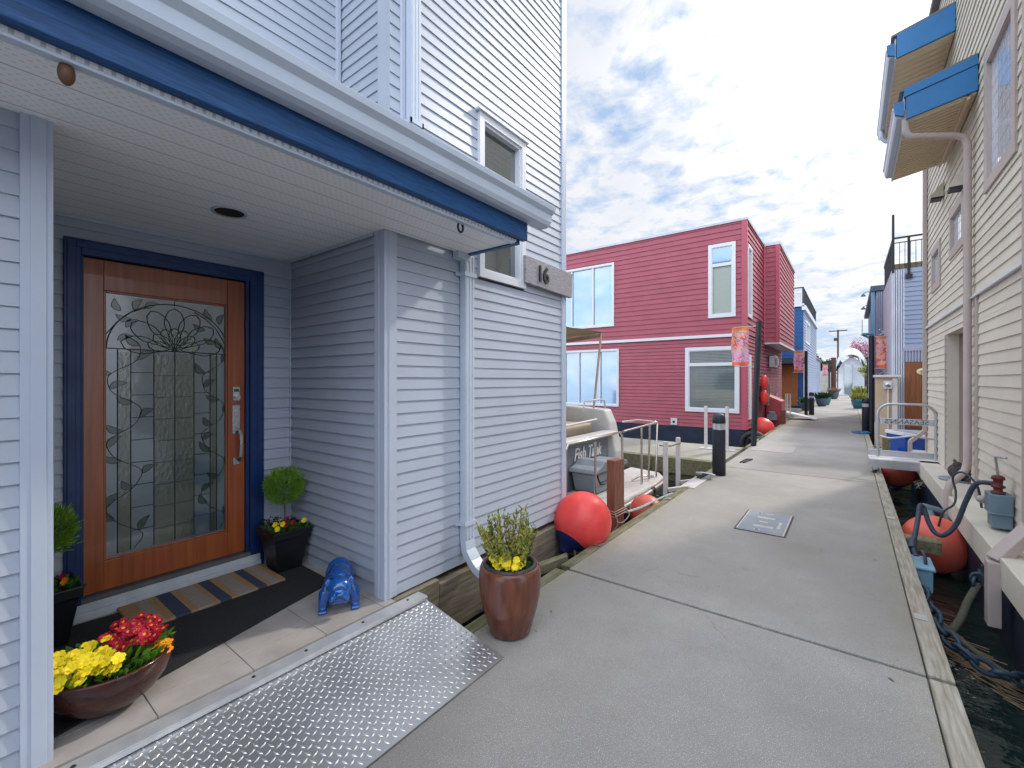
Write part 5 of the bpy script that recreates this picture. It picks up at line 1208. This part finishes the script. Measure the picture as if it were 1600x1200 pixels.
siding(wl, (bx, by), (0, 1), (1, 0), YE - by, 2.87, 6.25, .165, proud=.030)
wl.box(cx + .04, bx - .021, by + .022, YE, 2.87, 6.2)
wl.box(FX, cx, YE - .1, YE, ZB, ZT); wl.box(FX, FX + .1, cy + .03, YE - .1, ZB, ZT)
wl.build('wall', 'red_siding', RH)
b_ = MB(); b_.box(cx - .10, cx + .036, cy - .038, cy - .023, ZB, ZM - .02); b_.box(cx - .10, cx + .036, cy - .038, cy - .023, ZM + .06, ZT); b_.box(cx + .031, cx + .04, cy - .02, cy + .10, ZB, ZT); b_.mark(); b_.box(bx - .08, bx + .036, by - .036, by - .023, 2.87, 6.25); b_.box(bx + .031, bx + .04, by - .02, by + .08, 2.87, 6.25); b_.mark(); b_.box(cx + .032, cx + .09, by - .05, by - .023, 2.87, 6.25); b_.split('corner_trim', 'red_trim', RH)
b_ = MB(); b_.box(FX, cx + .04, cy - .06, cy - .023, ZM - .02, ZM + .07); b_.box(cx - .3, cx + .04, cy - .061, cy - .05, ZM + .0, ZM + .02); b_.build('drip_edge', 'white', RH)
b_ = MB(); b_.box(FX, cx + .06, cy - .05, cy - .0, ZT, ZT + .07); b_.box(cx - .02, cx + .06, cy, by, ZT, ZT + .07); b_.box(cx, bx + .06, by - .05, by + .02, 6.25, 6.36); b_.box(bx - .02, bx + .06, by + .02, YE, 6.25, 6.36); b_.build('roof_flashing', 'flash', RH)
b_ = MB(); b_.box(FX, cx - .02, cy, YE, ZT - .05, ZT + .02); b_.box(cx - .02, bx - .02, by, YE, 6.2, 6.27); b_.build('roof', 'roof_grey', RH)
b_ = MB(); b_.box(cx + .03, bx + .03, by, YE, 2.80, 2.868); b_.build('bay_soffit', 'white', RH)
def rfw(a0, a1, z0, z1, **k): return wframe('window', RH, (0, cy), (1, 0), (0, -1), a0, a1, z0, z1, out=.05, depth=.04, **k)
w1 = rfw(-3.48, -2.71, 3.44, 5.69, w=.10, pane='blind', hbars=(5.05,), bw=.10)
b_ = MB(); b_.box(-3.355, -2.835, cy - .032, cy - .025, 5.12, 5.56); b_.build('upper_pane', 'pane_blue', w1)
b_ = MB()
for k in range(26): b_.box(-3.35, -2.84, cy - .030, cy - .024, 3.60 + k * .052, 3.603 + k * .052)
b_.build('blind_slats', 'vinyl', w1)
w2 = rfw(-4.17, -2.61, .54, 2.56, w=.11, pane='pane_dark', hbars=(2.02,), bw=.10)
b_ = MB()
for k in range(7): b_.box(-4.02, -2.76, cy - .026, cy - .0205, 2.11 + k * .045, 2.116 + k * .045)
for k in range(22): b_.box(-3.85, -2.76, cy - .026, cy - .0205, .9 + k * .045, .903 + k * .045)
b_.build('blind_slats', 'blind', w2)
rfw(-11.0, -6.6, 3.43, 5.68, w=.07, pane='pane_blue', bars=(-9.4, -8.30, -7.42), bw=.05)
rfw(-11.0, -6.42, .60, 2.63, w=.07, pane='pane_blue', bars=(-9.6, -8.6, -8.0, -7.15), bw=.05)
wframe('window', RH, (cx, 0), (0, 1), (1, 0), cy + .12, cy + .80, 3.42, 5.60, w=.09, out=.06, pane='pane_dark', depth=.02)
b_ = MB(); b_.box(cx - .02, cx + .06, cy + .25, cy + .62, .35, 2.3); b_.build('downspout', 'white_paint', RH)
b_ = MB(); b_.box(FX, cx - .0, cy - .02, YE, -.8, ZB - .005); b_.box(FX, cx + .02, cy - .07, cy - .021, -.45, -.02); b_.build('float_hull', 'float_navy', RH)
b_ = MB(); b_.box(-4.62, -4.42, cy - .05, cy - .023, .09, .30); vo = b_.build('power_outlet', 'vent', RH)
b_ = MB(); b_.box(-4.56, -4.49, cy - .055, cy - .05, .15, .22); b_.build('socket', 'dark', vo)
b_ = MB()
for k in range(12):
    a = k * math.pi / 12; b_
vt = MB(); vt.box(cx + .03, cx + .25, 19.0, 19.7, 2.0, 2.45)
vt.box(cx + .25, cx + .30, 19.1, 19.6, 2.1, 2.35); vt.build('air_vent', 'steel', RH, bevel=.02)
b_ = MB(); b_.tube([(cx + .12, 17.4, 1.25), (cx + .12, 17.4, 1.55)], .001)
t = thing('hanging_float', (cx + .15, 16.9, 1.3), 'pair of coral red floats hung on the red house wall', 'float')
for z_ in (.95, 1.45): b_ = MB(); b_.ball((cx + .17, 16.9, z_), (.12, .13, .25), 18, 12); b_.build('float', 'buoy', t)
b_ = MB()
for k in range(26):
    a0_ = rnd(-.1, .1); y_ = 17.5 + rnd(-.22, .22)
    b_.tube([(cx + .12 + rnd(0, .1), y_ + .22 * math.sin(q) * rnd(.9, 1.1), 1.15 + .48 * math.cos(q)) for q in [k2 * math.pi / 6 for k2 in range(13)]], .012, 5, caps=False)
tag(b_.build('rope_coil', 'rope_tan', loc=(cx + .1, 17.5, 1.1)), 'bundle of tan rope coils hanging on the red house wall', 'rope')
t = thing('utility_cabinet', (-2.05, 18.3, 0), 'red painted cabinet with sloping lid standing at the dock edge beside red house', 'cabinet')
b_ = MB(); b_.prism([(-2.40, -.3), (-1.92, -.3), (-1.92, .78), (-2.40, 1.0)], 18.2, 19.2, 'y'); b_.build('body', 'red_box', t, bevel=.02)
b_ = MB(); b_.box(-2.36, -2.05, 18.02, 18.2, .1, .3); b_.box(-2.3, -2.1, 18.05, 18.15, .3, .42); b_.build('meter', 'box_grey', t, bevel=.02)
b_ = MB(); b_.box(-1.93, -1.78, 18.0, 18.12, -.1, .48); tag(b_.build('short_post', 'brown_post', loc=(-1.85, 18.05, 0)), 'short brown timber post beside the red cabinet', 'post')
t = thing('side_ramp', (-1.6, 20.5, 0), 'white sloping boarding ramp with thin rail posts by the blue house', 'ramp')
b_ = MB(); b_.prism([(-3.0, .42), (-1.0, .01), (-1.0, .05), (-3.0, .50)], 20.2, 21.0, 'y'); b_.build('deck', 'white_paint', t)
b_ = MB()
for x_, y_ in ((-2.5, 20.3), (-2.3, 20.3), (-2.0, 20.3), (-1.85, 20.3), (-2.5, 20.95), (-2.0, 20.95)): b_.box(x_ - .02, x_ + .02, y_ - .02, y_ + .02, .2, 1.0)
b_.tube([(-2.5, 20.3, .6), (-2.3, 20.3, .52), (-2.0, 20.3, .56), (-1.85, 20.3, .5)], .012, 6); b_.build('rail', 'white_metal', t)
b_ = MB(); b_.ball((-2.3, 19.7, -.12), (.45, .35, .25), 20, 10); tag(b_.build('canoe_end', 'red_hull', loc=(-2.3, 19.7, -.1)), 'bright red hull end just behind the red cabinet', 'canoe')
b_ = MB(); ps = [(-2.22 + .30 * math.cos(a), cy - .13, -.32 + .30 * math.sin(a)) for a in [k * math.pi / 12 for k in range(25)]]; b_.tube(ps, .085, 10, caps=False)
tag(b_.build('tyre_fender', 'rubber', loc=(-2.2, cy - .1, -.3)), 'old black tyre fender at the waterline of the red house corner', 'tyre')
for x_, y_ in ((-1.95, 14.3), (-1.99, 14.8)): pass
b_ = MB()
for k in range(7): b_.tube([(-2.3 + rnd(-.1, .3), 14.0 + rnd(-.3, .3), -.1), (-2.05 + rnd(-.1, .2), 13.6 + rnd(-.5, .5), -.02 + rnd(-.1, .1)), (-1.85, 13.0 + rnd(-.8, .8), .01)], .018, 6)
tag(b_.build('corner_mooring_rope', 'rope_old', loc=(-2.1, 13.6, 0)), 'dark mooring ropes from the red house corner to the dock', 'rope')
b_ = MB()
for k in (0, 1): b_.tube([(-1.62 + k * .05, 9.1, .012), (-1.58 + k * .05, 9.35, .03), (-1.55 + k * .05, 9.6, .012)], .014, 6)
tag(b_.build('deck_strap', 'rubber', loc=(-1.6, 9.3, 0)), 'two short black straps lying on the walkway behind the near bollard', 'strap')

# ------------------------------------------------------------------ blue house
BH = thing('blue_house', (-4, 34, 0), 'deep blue two storey house with pale lap siding on its walkway side and roof deck', 'house')
b_ = MB(); siding(b_, (-7, 28.5), (1, 0), (0, -1), 5.0, .1, 5.6, .2, [(3.5, 4.7, .1, 2.5)], proud=.02); b_.box(-7, -2.03, 28.53, 40, .0, 5.6)
b_.build('wall', 'blue_siding', BH)
b_ = MB(); siding(b_, (-2.0, 28.5), (0, 1), (1, 0), 11.5, .1, 5.3, .16, [(1.2, 4.2, 3.6, 4.9)], proud=.03); b_.build('side_wall', 'bluegrey', BH)
b_ = MB(); b_.box(-2.06, -1.88, 28.4, 40, 5.3, 5.55); b_.box(-7, -1.95, 28.4, 28.5, 5.5, 5.65); b_.build('fascia', 'white', BH)
wframe('window', BH, (-2.0, 28.5), (0, 1), (1, 0), 1.2, 4.2, 3.6, 4.9, w=.12, out=.06, pane='pane_dark', bars=(2.2, 3.2), depth=.02)
b_ = MB(); b_.box(-3.5, -2.25, 28.40, 28.49, .1, 2.35); b_.build('door', 'orange_door', BH)
b_ = MB(); b_.prism([(28.5, 2.75), (27.7, 2.45), (27.7, 2.38), (28.5, 2.4)], -4.2, -1.9, 'x'); b_.build('awning', 'black_post', BH)
b_ = MB()
for k in range(24): b_.box(-2.02, -1.99, 28.5 + k * .48, 28.53 + k * .48, 5.6, 6.55)
b_.box(-2.03, -1.98, 28.5, 40, 6.5, 6.56)
for k in range(10): b_.box(-7 + k * .55, -6.97 + k * .55, 28.5, 28.53, 5.6, 6.55)
b_.box(-7, -2, 28.49, 28.54, 6.5, 6.56); b_.build('roof_railing', 'black_post', BH)
b_ = MB(); b_.box(-2.6, -2.1, 28.7, 29, 5.65, 6.3); b_.build('deck_screen', 'white_paint', BH)

# ------------------------------------------------------------------ blue-grey house (right, beyond the cream one)
GH = thing('blue_grey_house', (2, 15, 0), 'blue-grey house with lap siding, wooden door and railed roof deck behind the cream house', 'house')
gx = .85; gy = 14.5
b_ = MB(); siding(b_, (gx + .2, gy), (1, 0), (0, -1), 4.5, 2.33, 4.28, .115, proud=.018); b_.box(gx + .02, gx + 4.7, gy + .021, gy + 3.3, .1, 4.28)
b_.build('wall', 'bluegrey', GH)
b_ = MB()
for k in range(5): b_.tube([(gx + .025 + k * .045, gy + .0, .1), (gx + .025 + k * .045, gy + .0, 4.27)], .018, 8)
for k in range(30): b_.tube([(gx + .0, gy + .05 + k * .11, .1), (gx + .0, gy + .05 + k * .11, 4.27)], .026, 8)
b_.build('corner_panel', 'corr_white', GH)
b_ = MB()
for k in range(42): b_.tube([(gx + .2 + k * .055, gy + .0, 1.98), (gx + .2 + k * .055, gy + .0, 2.25)], .026, 8)
b_.box(gx + .18, gx + 4.6, gy - .04, gy + .02, 2.25, 2.33); b_.build('band_panel', 'corr', GH)
b_ = MB(); b_.box(gx + .22, gx + 1.0, gy - .02, gy + .02, .35, 1.97)
for k in range(8): b_.box(gx + .22 + k * .1, gx + .226 + k * .1, gy - .024, gy - .019, .35, 1.97)
dd_ = b_.build('door', 'brown_door', GH)
b_ = MB(); b_.ball((gx + .56, gy - .035, 1.74), (.13, .02, .085), 24, 10); pq = b_.build('oval_plaque', 'cream_plate', dd_)
b_ = MB(); b_.ball((gx + .56, gy - .052, 1.74), (.07, .008, .045), 16, 8); b_.build('plaque_motif', 'leaf_olive', pq)
b_ = MB(); b_.box(gx + .9, gx + 4.6, gy - .015, gy + .02, .1, 1.97); b_.build('lower_wall', 'cream_siding', GH)
b_ = MB()
for k in range(14): b_.box(gx + .02 + k * .1, gx + .032 + k * .1, gy + .0, gy + .012, 4.28, 4.95)
b_.box(gx, gx + 2, gy - .01, gy + .03, 5.04, 5.08); b_.box(gx, gx + 2, gy - .005, gy + .02, 4.93, 4.95); b_.box(gx - .02, gx + .03, gy - .02, gy + .03, 4.2, 5.65); b_.box(gx + .27, gx + .32, gy - .04, gy + .01, 4.1, 5.05); b_.box(gx + .23, gx + .36, gy - .05, gy - .02, 4.02, 4.13)
for k in range(30): b_.box(gx - .01, gx + .01, gy + k * .11, gy + .012 + k * .11, 4.2, 4.95)
b_.box(gx - .02, gx + .02, gy, gy + 3.3, 4.95, 5.05); b_.build('roof_railing', 'black_post', GH)
b_ = MB(); b_.box(gx + .0, gx + 1.2, gy + .03, gy + .07, 4.285, 4.42); b_.build('deck_planter', 'old_wood', GH)
b_ = MB(); b_.box(gx, gx + 4.7, gy - .1, gy + 3.3, -.7, .1); b_.build('float_hull', 'float_navy', GH)
# corrugated building
KH = thing('corrugated_house', (1, 20, 0), 'lilac corrugated metal house with light blue steel mast on the right side of the walkway', 'house')
b_ = MB(); b_.box(.70, 5, 18.04, 26, .1, 4.34)
for k in range(12): b_.tube([(.70 + k * .05 - .02, 18.02, 1.7), (.70 + k * .05 - .02, 18.02, 4.32)], .022, 8)
for k in range(60): b_.tube([(.69, 18.1 + k * .13, .1), (.69, 18.1 + k * .13, 4.32)], .03, 6)
b_.build('wall', 'corr', KH)
b_ = MB(); b_.box(.52, .72, 18.0, 26, 4.34, 4.50); b_.box(.52, 5, 17.95, 18.05, 4.34, 4.50); b_.build('fascia', 'slate_pot', KH)
b_ = MB(); b_.box(.53, .62, 18.0, 18.2, 2.75, 4.5); b_.bar((.53, 18.1, 2.85), (.30, 18.1, 3.0), .12, .06); b_.box(.30, .56, 17.9, 18.4, 2.98, 3.03); b_.box(.30, .32, 17.95, 17.98, 3.03, 3.45); b_.box(.48, .50, 17.95, 17.98, 3.03, 3.45); b_.build('steel_mast', 'light_blue', KH)
for z_ in (4.20, 3.78):
    b_ = MB(); b_.tube([(.60, 18.1, z_ + .12), (.42, 18.1, z_ + .15), (.34, 18.1, z_ + .10)], .010, 6); b_.lathe([(.012, .05), (.035, .03), (.07, -.03)], (.34, 18.1, z_ + .05), 14); b_.build('wall_lamp', 'slate_pot', KH)
# white helix / spiral on the corner
b_ = MB(); b_.tube([(.78 + .05 * math.cos(a), 17.9 + .05 * math.sin(a), 1.2 + a * .032) for a in [k * .4 for k in range(150)]], .02, 6)
tag(b_.build('spiral_chain', 'corr_white', loc=(.78, 17.9, 1.2)), 'pale spiral rain chain hanging at the corner of the corrugated house', 'rain chain')
t = thing('service_cabinet', (.65, 13.9, 0), 'beige service cabinet with round electricity meter beside the right banner post', 'cabinet')
b_ = MB(); b_.box(.50, .88, 13.9, 14.3, -.1, 1.60); b_.build('body', 'beige_box', t, bevel=.01)
b_ = MB(); b_.box(.46, .95, 13.82, 14.36, 1.60, 1.66); b_.box(.80, .90, 13.86, 13.9, .0, 1.6); b_.build('lid', 'white_metal', t, bevel=.01)
b_ = MB(); b_.box(.64, .80, 13.82, 13.9, 1.33, 1.52); b_.box(.71, .74, 13.86, 13.9, .35, 1.33); b_.build('meter_box', 'white_metal', t)
b_ = MB(); b_.lathe([(.001, .05), (.05, .04), (.065, 0)], (0, 0, 0), 20); b_.v = [(x_ + .72, -z_ + 13.82, y_ + 1.43) for x_, y_, z_ in b_.v]; b_.build('meter_dial', 'steel', t)
# blue hull moored on right
t = thing('blue_boat', (1.2, 12.2, -.3), 'deep blue boat hull with white gunwale moored behind the boarding step', 'boat')
b_ = MB(); sec = []
for x_, hw, ll in ((.62, .05, .42), (.9, .35, .40), (1.5, .6, .38), (3.2, .65, .36)):
    c0_ = 12.4; sec.append([(x_, c0_ - hw, ll), (x_, c0_ - hw * .7, -.1), (x_, c0_, -.6), (x_, c0_ + hw * .7, -.1), (x_, c0_ + hw, ll)])
vs = [p for q in sec for p in q]; b_.add(vs, [(i * 5 + k, i * 5 + k + 1, i * 5 + 6 + k, i * 5 + 5 + k) for i in range(3) for k in range(4)] + [(0, 1, 2, 3, 4)]); b_.build('hull', 'boat_blue', t)
b_ = MB()
for a, c_ in zip(sec[:-1], sec[1:]): b_.bar(Vector(a[0]) + Vector((0, 0, .03)), Vector(c_[0]) + Vector((0, 0, .03)), .06, .06); b_.bar(Vector(a[4]) + Vector((0, 0, .03)), Vector(c_[4]) + Vector((0, 0, .03)), .06, .06)
b_.build('gunwale', 'white_paint', t)
b_ = MB(); b_.box(.62, .9, 10.95, 11.2, -.5, -.12); b_.box(.5, .62, 11.2, 11.3, -.5, .42); tag(b_.build('mossy_pile', 'mossy', loc=(.6, 11.2, 0), bevel=.01), 'mossy timber pile end between the boarding step and the blue boat', 'pile')
b_ = MB(); b_.bar((.5, 12.1, -.05), (1.4, 11.2, -.12), .35, .05); tag(b_.build('grey_plank', 'edge_board', loc=(.9, 11.7, -.1)), 'grey plank lying under the bow of the blue boat', 'plank')
b_ = MB()
for k in range(10): a = k * .7; b_.tube([(.25 + .16 * math.cos(a), 16.2 + .35 * math.sin(a), .02 + k * .004), (.2 + .16 * math.cos(a + .8), 16.3 + .3 * math.sin(a + .8), .03), (.3 + .16 * math.cos(a + 1.6), 16.25 + .3 * math.sin(a + 1.6), .02)], .016, 6)
tag(b_.build('blue_rope', 'rope_blue', loc=(.2, 16.2, 0)), 'bright blue rope heaped at the foot of the right bollard', 'rope')

# ------------------------------------------------------------------ far end
HT = thing('dome_hut', (.0, 56, 0), 'white ribbed hut with curved roof at the far end of the walkway', 'hut')
b_ = MB(); b_.prism([(-.95, 0), (1.15, 0), (1.15, 2.6), (.9, 3.3), (.1, 3.9), (-.6, 3.3), (-.95, 2.6)], 56.4, 60, 'y')
b_.build('body', 'white_paint', HT)
b_ = MB(); n = 20
for (rr, yy0, yy1, dz_) in ((1.45, 55.6, 57.2, 0), (1.32, 57.2, 58.6, .55), (1.1, 58.6, 59.8, 1.0)):
    pr_ = []
    for k in range(n + 1):
        a = math.pi * (.06 + .88 * k / n); pr_.append((.1 + rr * math.cos(a), 1.7 + dz_ + rr * 1.75 * math.sin(a) * .95))
    pr2 = [(.1 + (x_ - .1) * .94, z_ - .08) for x_, z_ in pr_[::-1]]
    for k in range(n):
        b_.add([(pr_[k][0], yy0, pr_[k][1]), (pr_[k + 1][0], yy0, pr_[k + 1][1]), (pr_[k + 1][0], yy1, pr_[k + 1][1] + .4), (pr_[k][0], yy1, pr_[k][1] + .4)], [(0, 1, 2, 3)])
        q = [pr_[k], pr_[k + 1], pr2[n - 1 - k], pr2[n - k]]; b_.add([(x_, yy0, z_) for x_, z_ in q], [(0, 1, 2, 3)])
b_.build('curved_roof', 'gutter', HT)
b_ = MB(); b_.box(-.45, .2, 56.3, 56.39, .1, 3.1); b_.build('glass_door', 'pane_dark', HT)
b_ = MB()
for k in range(14): b_.box(.25, 1.12, 56.34, 56.39, .1 + k * .2, .13 + k * .2)
b_.build('louvre', 'flash', HT)
b_ = MB(); b_.box(-7, -2.5, 62, 62.4, -.3, 2.55); b_.box(-2.5, -1.2, 62, 62.3, -.3, 2.4)
tag(b_.build('end_wall', 'beige_wall', loc=(-4, 62, 0)), 'low pale beige wall closing the far end of the walkway, left of the hut', 'wall')
b_ = MB(); b_.tube([(-1.15, 48.5, -1), (-1.15, 48.5, 3.5)], .19, 12); tag(b_.build('steel_pile', 'rusty_pile', loc=(-1.15, 48.5, 0)), 'thick rusty brown steel pile beside the far left banner', 'pile')
def tree(name, c_, h_, cr, m_, label, cat='tree', n=2600, leaf_=.22, trunk='bark'):
    t = thing(name, c_, label, cat); x_, y_, z_ = c_
    b_ = MB(); top = Vector((x_, y_, z_ + h_ * .55)); b_.tube([(x_, y_, z_), (x_ + .1, y_, z_ + h_ * .3), top], [h_ * .03, h_ * .022, h_ * .012], 8)
    cl = []
    for k in range(16):
        dd = rdir(-.3); p = Vector((x_, y_, z_ + h_ * .68)) + Vector((dd.x * cr, dd.y * cr, dd.z * h_ * .28)) * rnd(.4, .95); cl.append((p, rnd(.25, .5) * cr)); b_.tube([top - Vector((0, 0, rnd(0, h_ * .2))), (top + p) / 2 + Vector((0, 0, .1)), p], [h_ * .01, h_ * .006, h_ * .003], 5)
    b_.build('trunk', trunk, t); f_ = MB()
    for k in range(n):
        p, r0 = random.choice(cl); q = p + rdir() * r0 * rnd(.3, 1.0); leafq(f_, q, rdir(), leaf_ * rnd(.6, 1.2), leaf_ * .6)
    f_.build('crown', m_, t); return t
tree('cherry_tree', (1.25, 61, 0), 6.4, 1.7, 'blossom', 'pink blossoming cherry tree behind the white hut', n=2400, leaf_=.16)
tree('evergreen_tree', (-5.2, 78, 0), 5.6, 2.2, 'leaf_dark', 'dark green tree behind the beige end wall', leaf_=.3)
tree('evergreen_tree', (-2.3, 82, 0), 5.0, 1.5, 'leaf_dark', 'smaller dark green tree between the banner and the hut', leaf_=.3)
tree('shrub', (1.5, 45, -.1), 2.6, .65, 'leaf_olive', 'olive leafy shrub right of the white hut', 'shrub', n=1400, leaf_=.10)
tree('shrub', (1.4, 50, -.1), 3.9, .8, 'leaf_olive', 'taller yellow-green shrub behind the olive one', 'shrub', n=1400, leaf_=.12)
t = thing('utility_pole', (-1.9, 110, 0), 'distant wooden utility pole with crossarm above the hut', 'utility pole')
b_ = MB(); b_.tube([(-1.9, 110, -.2), (-1.9, 110, 11.5)], .16, 8); b_.build('pole', 'bark', t)
b_ = MB(); b_.box(-3.4, -.4, 109.9, 110.1, 11.2, 11.4); b_.box(-2.6, -1.9, 109.9, 110.1, 9.3, 9.9); b_.build('crossarm', 'bark', t)
# pots along the walkway
def small_pot(c_, r_, m_, label, plant='leaf_dark'):
    t = thing('walkway_pot', c_, label, 'flower pot'); b_ = MB()
    b_.lathe([(.001, .002), (r_ * .62, .002), (r_ * .9, r_ * .7), (r_, r_ * 1.35), (r_ * 1.05, r_ * 1.5), (r_ * .92, r_ * 1.5), (r_ * .9, r_ * 1.35)], c_, 24); b_.build('pot', m_, t)
    f_ = MB()
    for k in range(260):
        a = rnd(0, 6.28); q = rnd(0, .9) * r_; leafq(f_, (c_[0] + q * math.cos(a), c_[1] + q * math.sin(a), c_[2] + r_ * 1.35), Vector((math.cos(a) * .5, math.sin(a) * .5, 1)) + rdir() * .3, rnd(.3, 1.6) * r_, r_ * .18)
    f_.build('plant', plant, t)
small_pot((-1.30, 31.3, 0), .30, 'slate_pot', 'dark slate pot, nearer of the two on the left of the far walkway')
small_pot((-1.20, 33.2, 0), .30, 'teal_pot', 'dark teal pot just behind the slate one on the left')
small_pot((-1.02, 43.5, 0), .34, 'slate_pot', 'grey pot standing below the far left banner', 'debris')
small_pot((.36, 29.9, 0), .32, 'teal_pot', 'bright teal square-looking pot on the right of the far walkway', 'leaf_olive')
small_pot((.60, 36.0, 0), .42, 'slate_pot', 'large dark pot with bushy olive plant on the right of the far walkway', 'leaf_olive')
small_pot((-1.75, 26.5, 0), .25, 'slate_pot', 'small pot near the pale side wall of the blue house', 'leaf_green')
# far-away neighbour on the right: a closed row behind pots
# houses further along on the left, hidden mostly
b_ = MB(); siding(b_, (-2.2, 42), (0, 1), (1, 0), 8, .1, 3.2, .2, proud=.03); b_.box(-7, -2.22, 42, 50, 0, 3.2)
t = thing('pale_house', (-4, 45, 0), 'low pale house beyond the blue house on the left', 'house'); b_.build('wall', 'bluegrey', t)
b_ = MB(); b_.box(-7.1, -2.1, 41.9, 50.1, 3.2, 3.35); b_.build('roof', 'roof_grey', t)
# the row behind the red house windows' reflections: neighbours behind the camera
t = thing('tan_house', (6, -8, 0), 'tan neighbouring house on the right behind the camera', 'house')
b_ = MB(); siding(b_, (1.6, -9), (0, 1), (-1, 0), 9.4, .2, 3.0, .115, proud=.016); b_.box(1.62, 7, -9, .4, 0, 3.0); b_.build('wall', 'bluegrey', t)
b_ = MB(); b_.box(1.4, 7.1, -9.1, .5, 3.0, 3.15); b_.build('roof', 'roof_grey', t)

# ------------------------------------------------------------------ light, sky, camera
sd = Vector((math.sin(SUN_AZ) * math.cos(SUN_EL), math.cos(SUN_AZ) * math.cos(SUN_EL), math.sin(SUN_EL)))
sl = bpy.data.lights.new('sun', 'SUN'); sl.energy = 2.3; sl.angle = R(3.0); sl.color = (1, .94, .85)
so_ = bpy.data.objects.new('sun', sl); COL.objects.link(so_); so_.rotation_euler = (-sd).to_track_quat('-Z', 'Y').to_euler()
wd = bpy.data.worlds.new('World'); sc.world = wd; wd.use_nodes = True
N = wd.node_tree.nodes; L = wd.node_tree.links; bg = N['Background']; bg.inputs['Strength'].default_value = .14
sky = N.new('ShaderNodeTexSky'); sky.sky_type = 'NISHITA'; sky.sun_disc = False; sky.sun_elevation = SUN_EL; sky.sun_rotation = SUN_AZ; sky.air_density = 1.0; sky.dust_density = 1.0
tc = N.new('ShaderNodeTexCoord'); sx = N.new('ShaderNodeSeparateXYZ'); L.new(tc.outputs['Generated'], sx.inputs[0])
zc = mth('ADD', mth('MAXIMUM', sx.outputs[2], 0.0), 0.16)
cb = N.new('ShaderNodeCombineXYZ'); L.new(mth('DIVIDE', sx.outputs[0], zc), cb.inputs[0]); L.new(mth('DIVIDE', sx.outputs[1], zc), cb.inputs[1])
def cn(s_, d_, r_=.6, dist=0.0, loc=(0, 0, 0)):
    mp = N.new('ShaderNodeMapping'); mp.inputs['Location'].default_value = loc; L.new(cb.outputs[0], mp.inputs[0])
    n_ = N.new('ShaderNodeTexNoise'); n_.inputs['Scale'].default_value = s_; n_.inputs['Detail'].default_value = d_; n_.inputs['Roughness'].default_value = r_; n_.inputs['Distortion'].default_value = dist
    L.new(mp.outputs[0], n_.inputs['Vector']); return n_.outputs[0]
n1 = cn(1.3, 4, .55, .3); n2 = cn(8.5, 6, .6, .25); n3 = cn(2.6, 5, .6, 0, (4, 2, 0))
dens = mth('ADD', mth('MULTIPLY', n1, .75), mth('MULTIPLY', n2, .95))
dp = N.new('ShaderNodeVectorMath'); dp.operation = 'DOT_PRODUCT'; L.new(tc.outputs['Generated'], dp.inputs[0]); dp.inputs[1].default_value = sd
glow = mth('POWER', mth('MAXIMUM', dp.outputs['Value'], 0.0), 16.0)
dens = mth('ADD', dens, mth('MULTIPLY', mth('POWER', mth('MAXIMUM', dp.outputs['Value'], 0.0), 5.0), .16))
cov = rng(dens, .70, .93); shade = rng(n3, .38, .68)
ccol = mix(shade, (6.7, 6.8, 7.0), (5.5, 5.8, 6.5))
ccol = mix(glow, ccol, (22, 21, 19.5))
skyc = mix(.85, sky.outputs[0], (3.3, 4.5, 6.4))
fin = mix(cov, skyc, ccol)
# added fill light: unseen sky away from the sun is scaled brighter
rear_fill = rng(sx.outputs[1], .50, -.15, 1.0, 3.3)
vm = N.new('ShaderNodeVectorMath'); vm.operation = 'SCALE'; L.new(fin, vm.inputs[0]); L.new(rear_fill, vm.inputs['Scale'])
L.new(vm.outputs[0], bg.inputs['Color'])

cam = bpy.data.cameras.new('camera'); co = bpy.data.objects.new('camera', cam); COL.objects.link(co); sc.camera = co
yaw = math.atan(528 / 690)
co.location = (0, 0, 1.55); co.rotation_euler = (R(90), 0, yaw)
cam.sensor_width = 36; cam.lens = 36 * 690 / 1600; cam.shift_y = -7 / 1600; cam.clip_end = 2000; cam.clip_start = .05
sc.view_settings.view_transform = 'Standard'; sc.view_settings.look = 'None'; sc.view_settings.exposure = 0; sc.view_settings.gamma = 1
sc.render.engine = 'CYCLES'
sc.cycles.max_bounces = 8
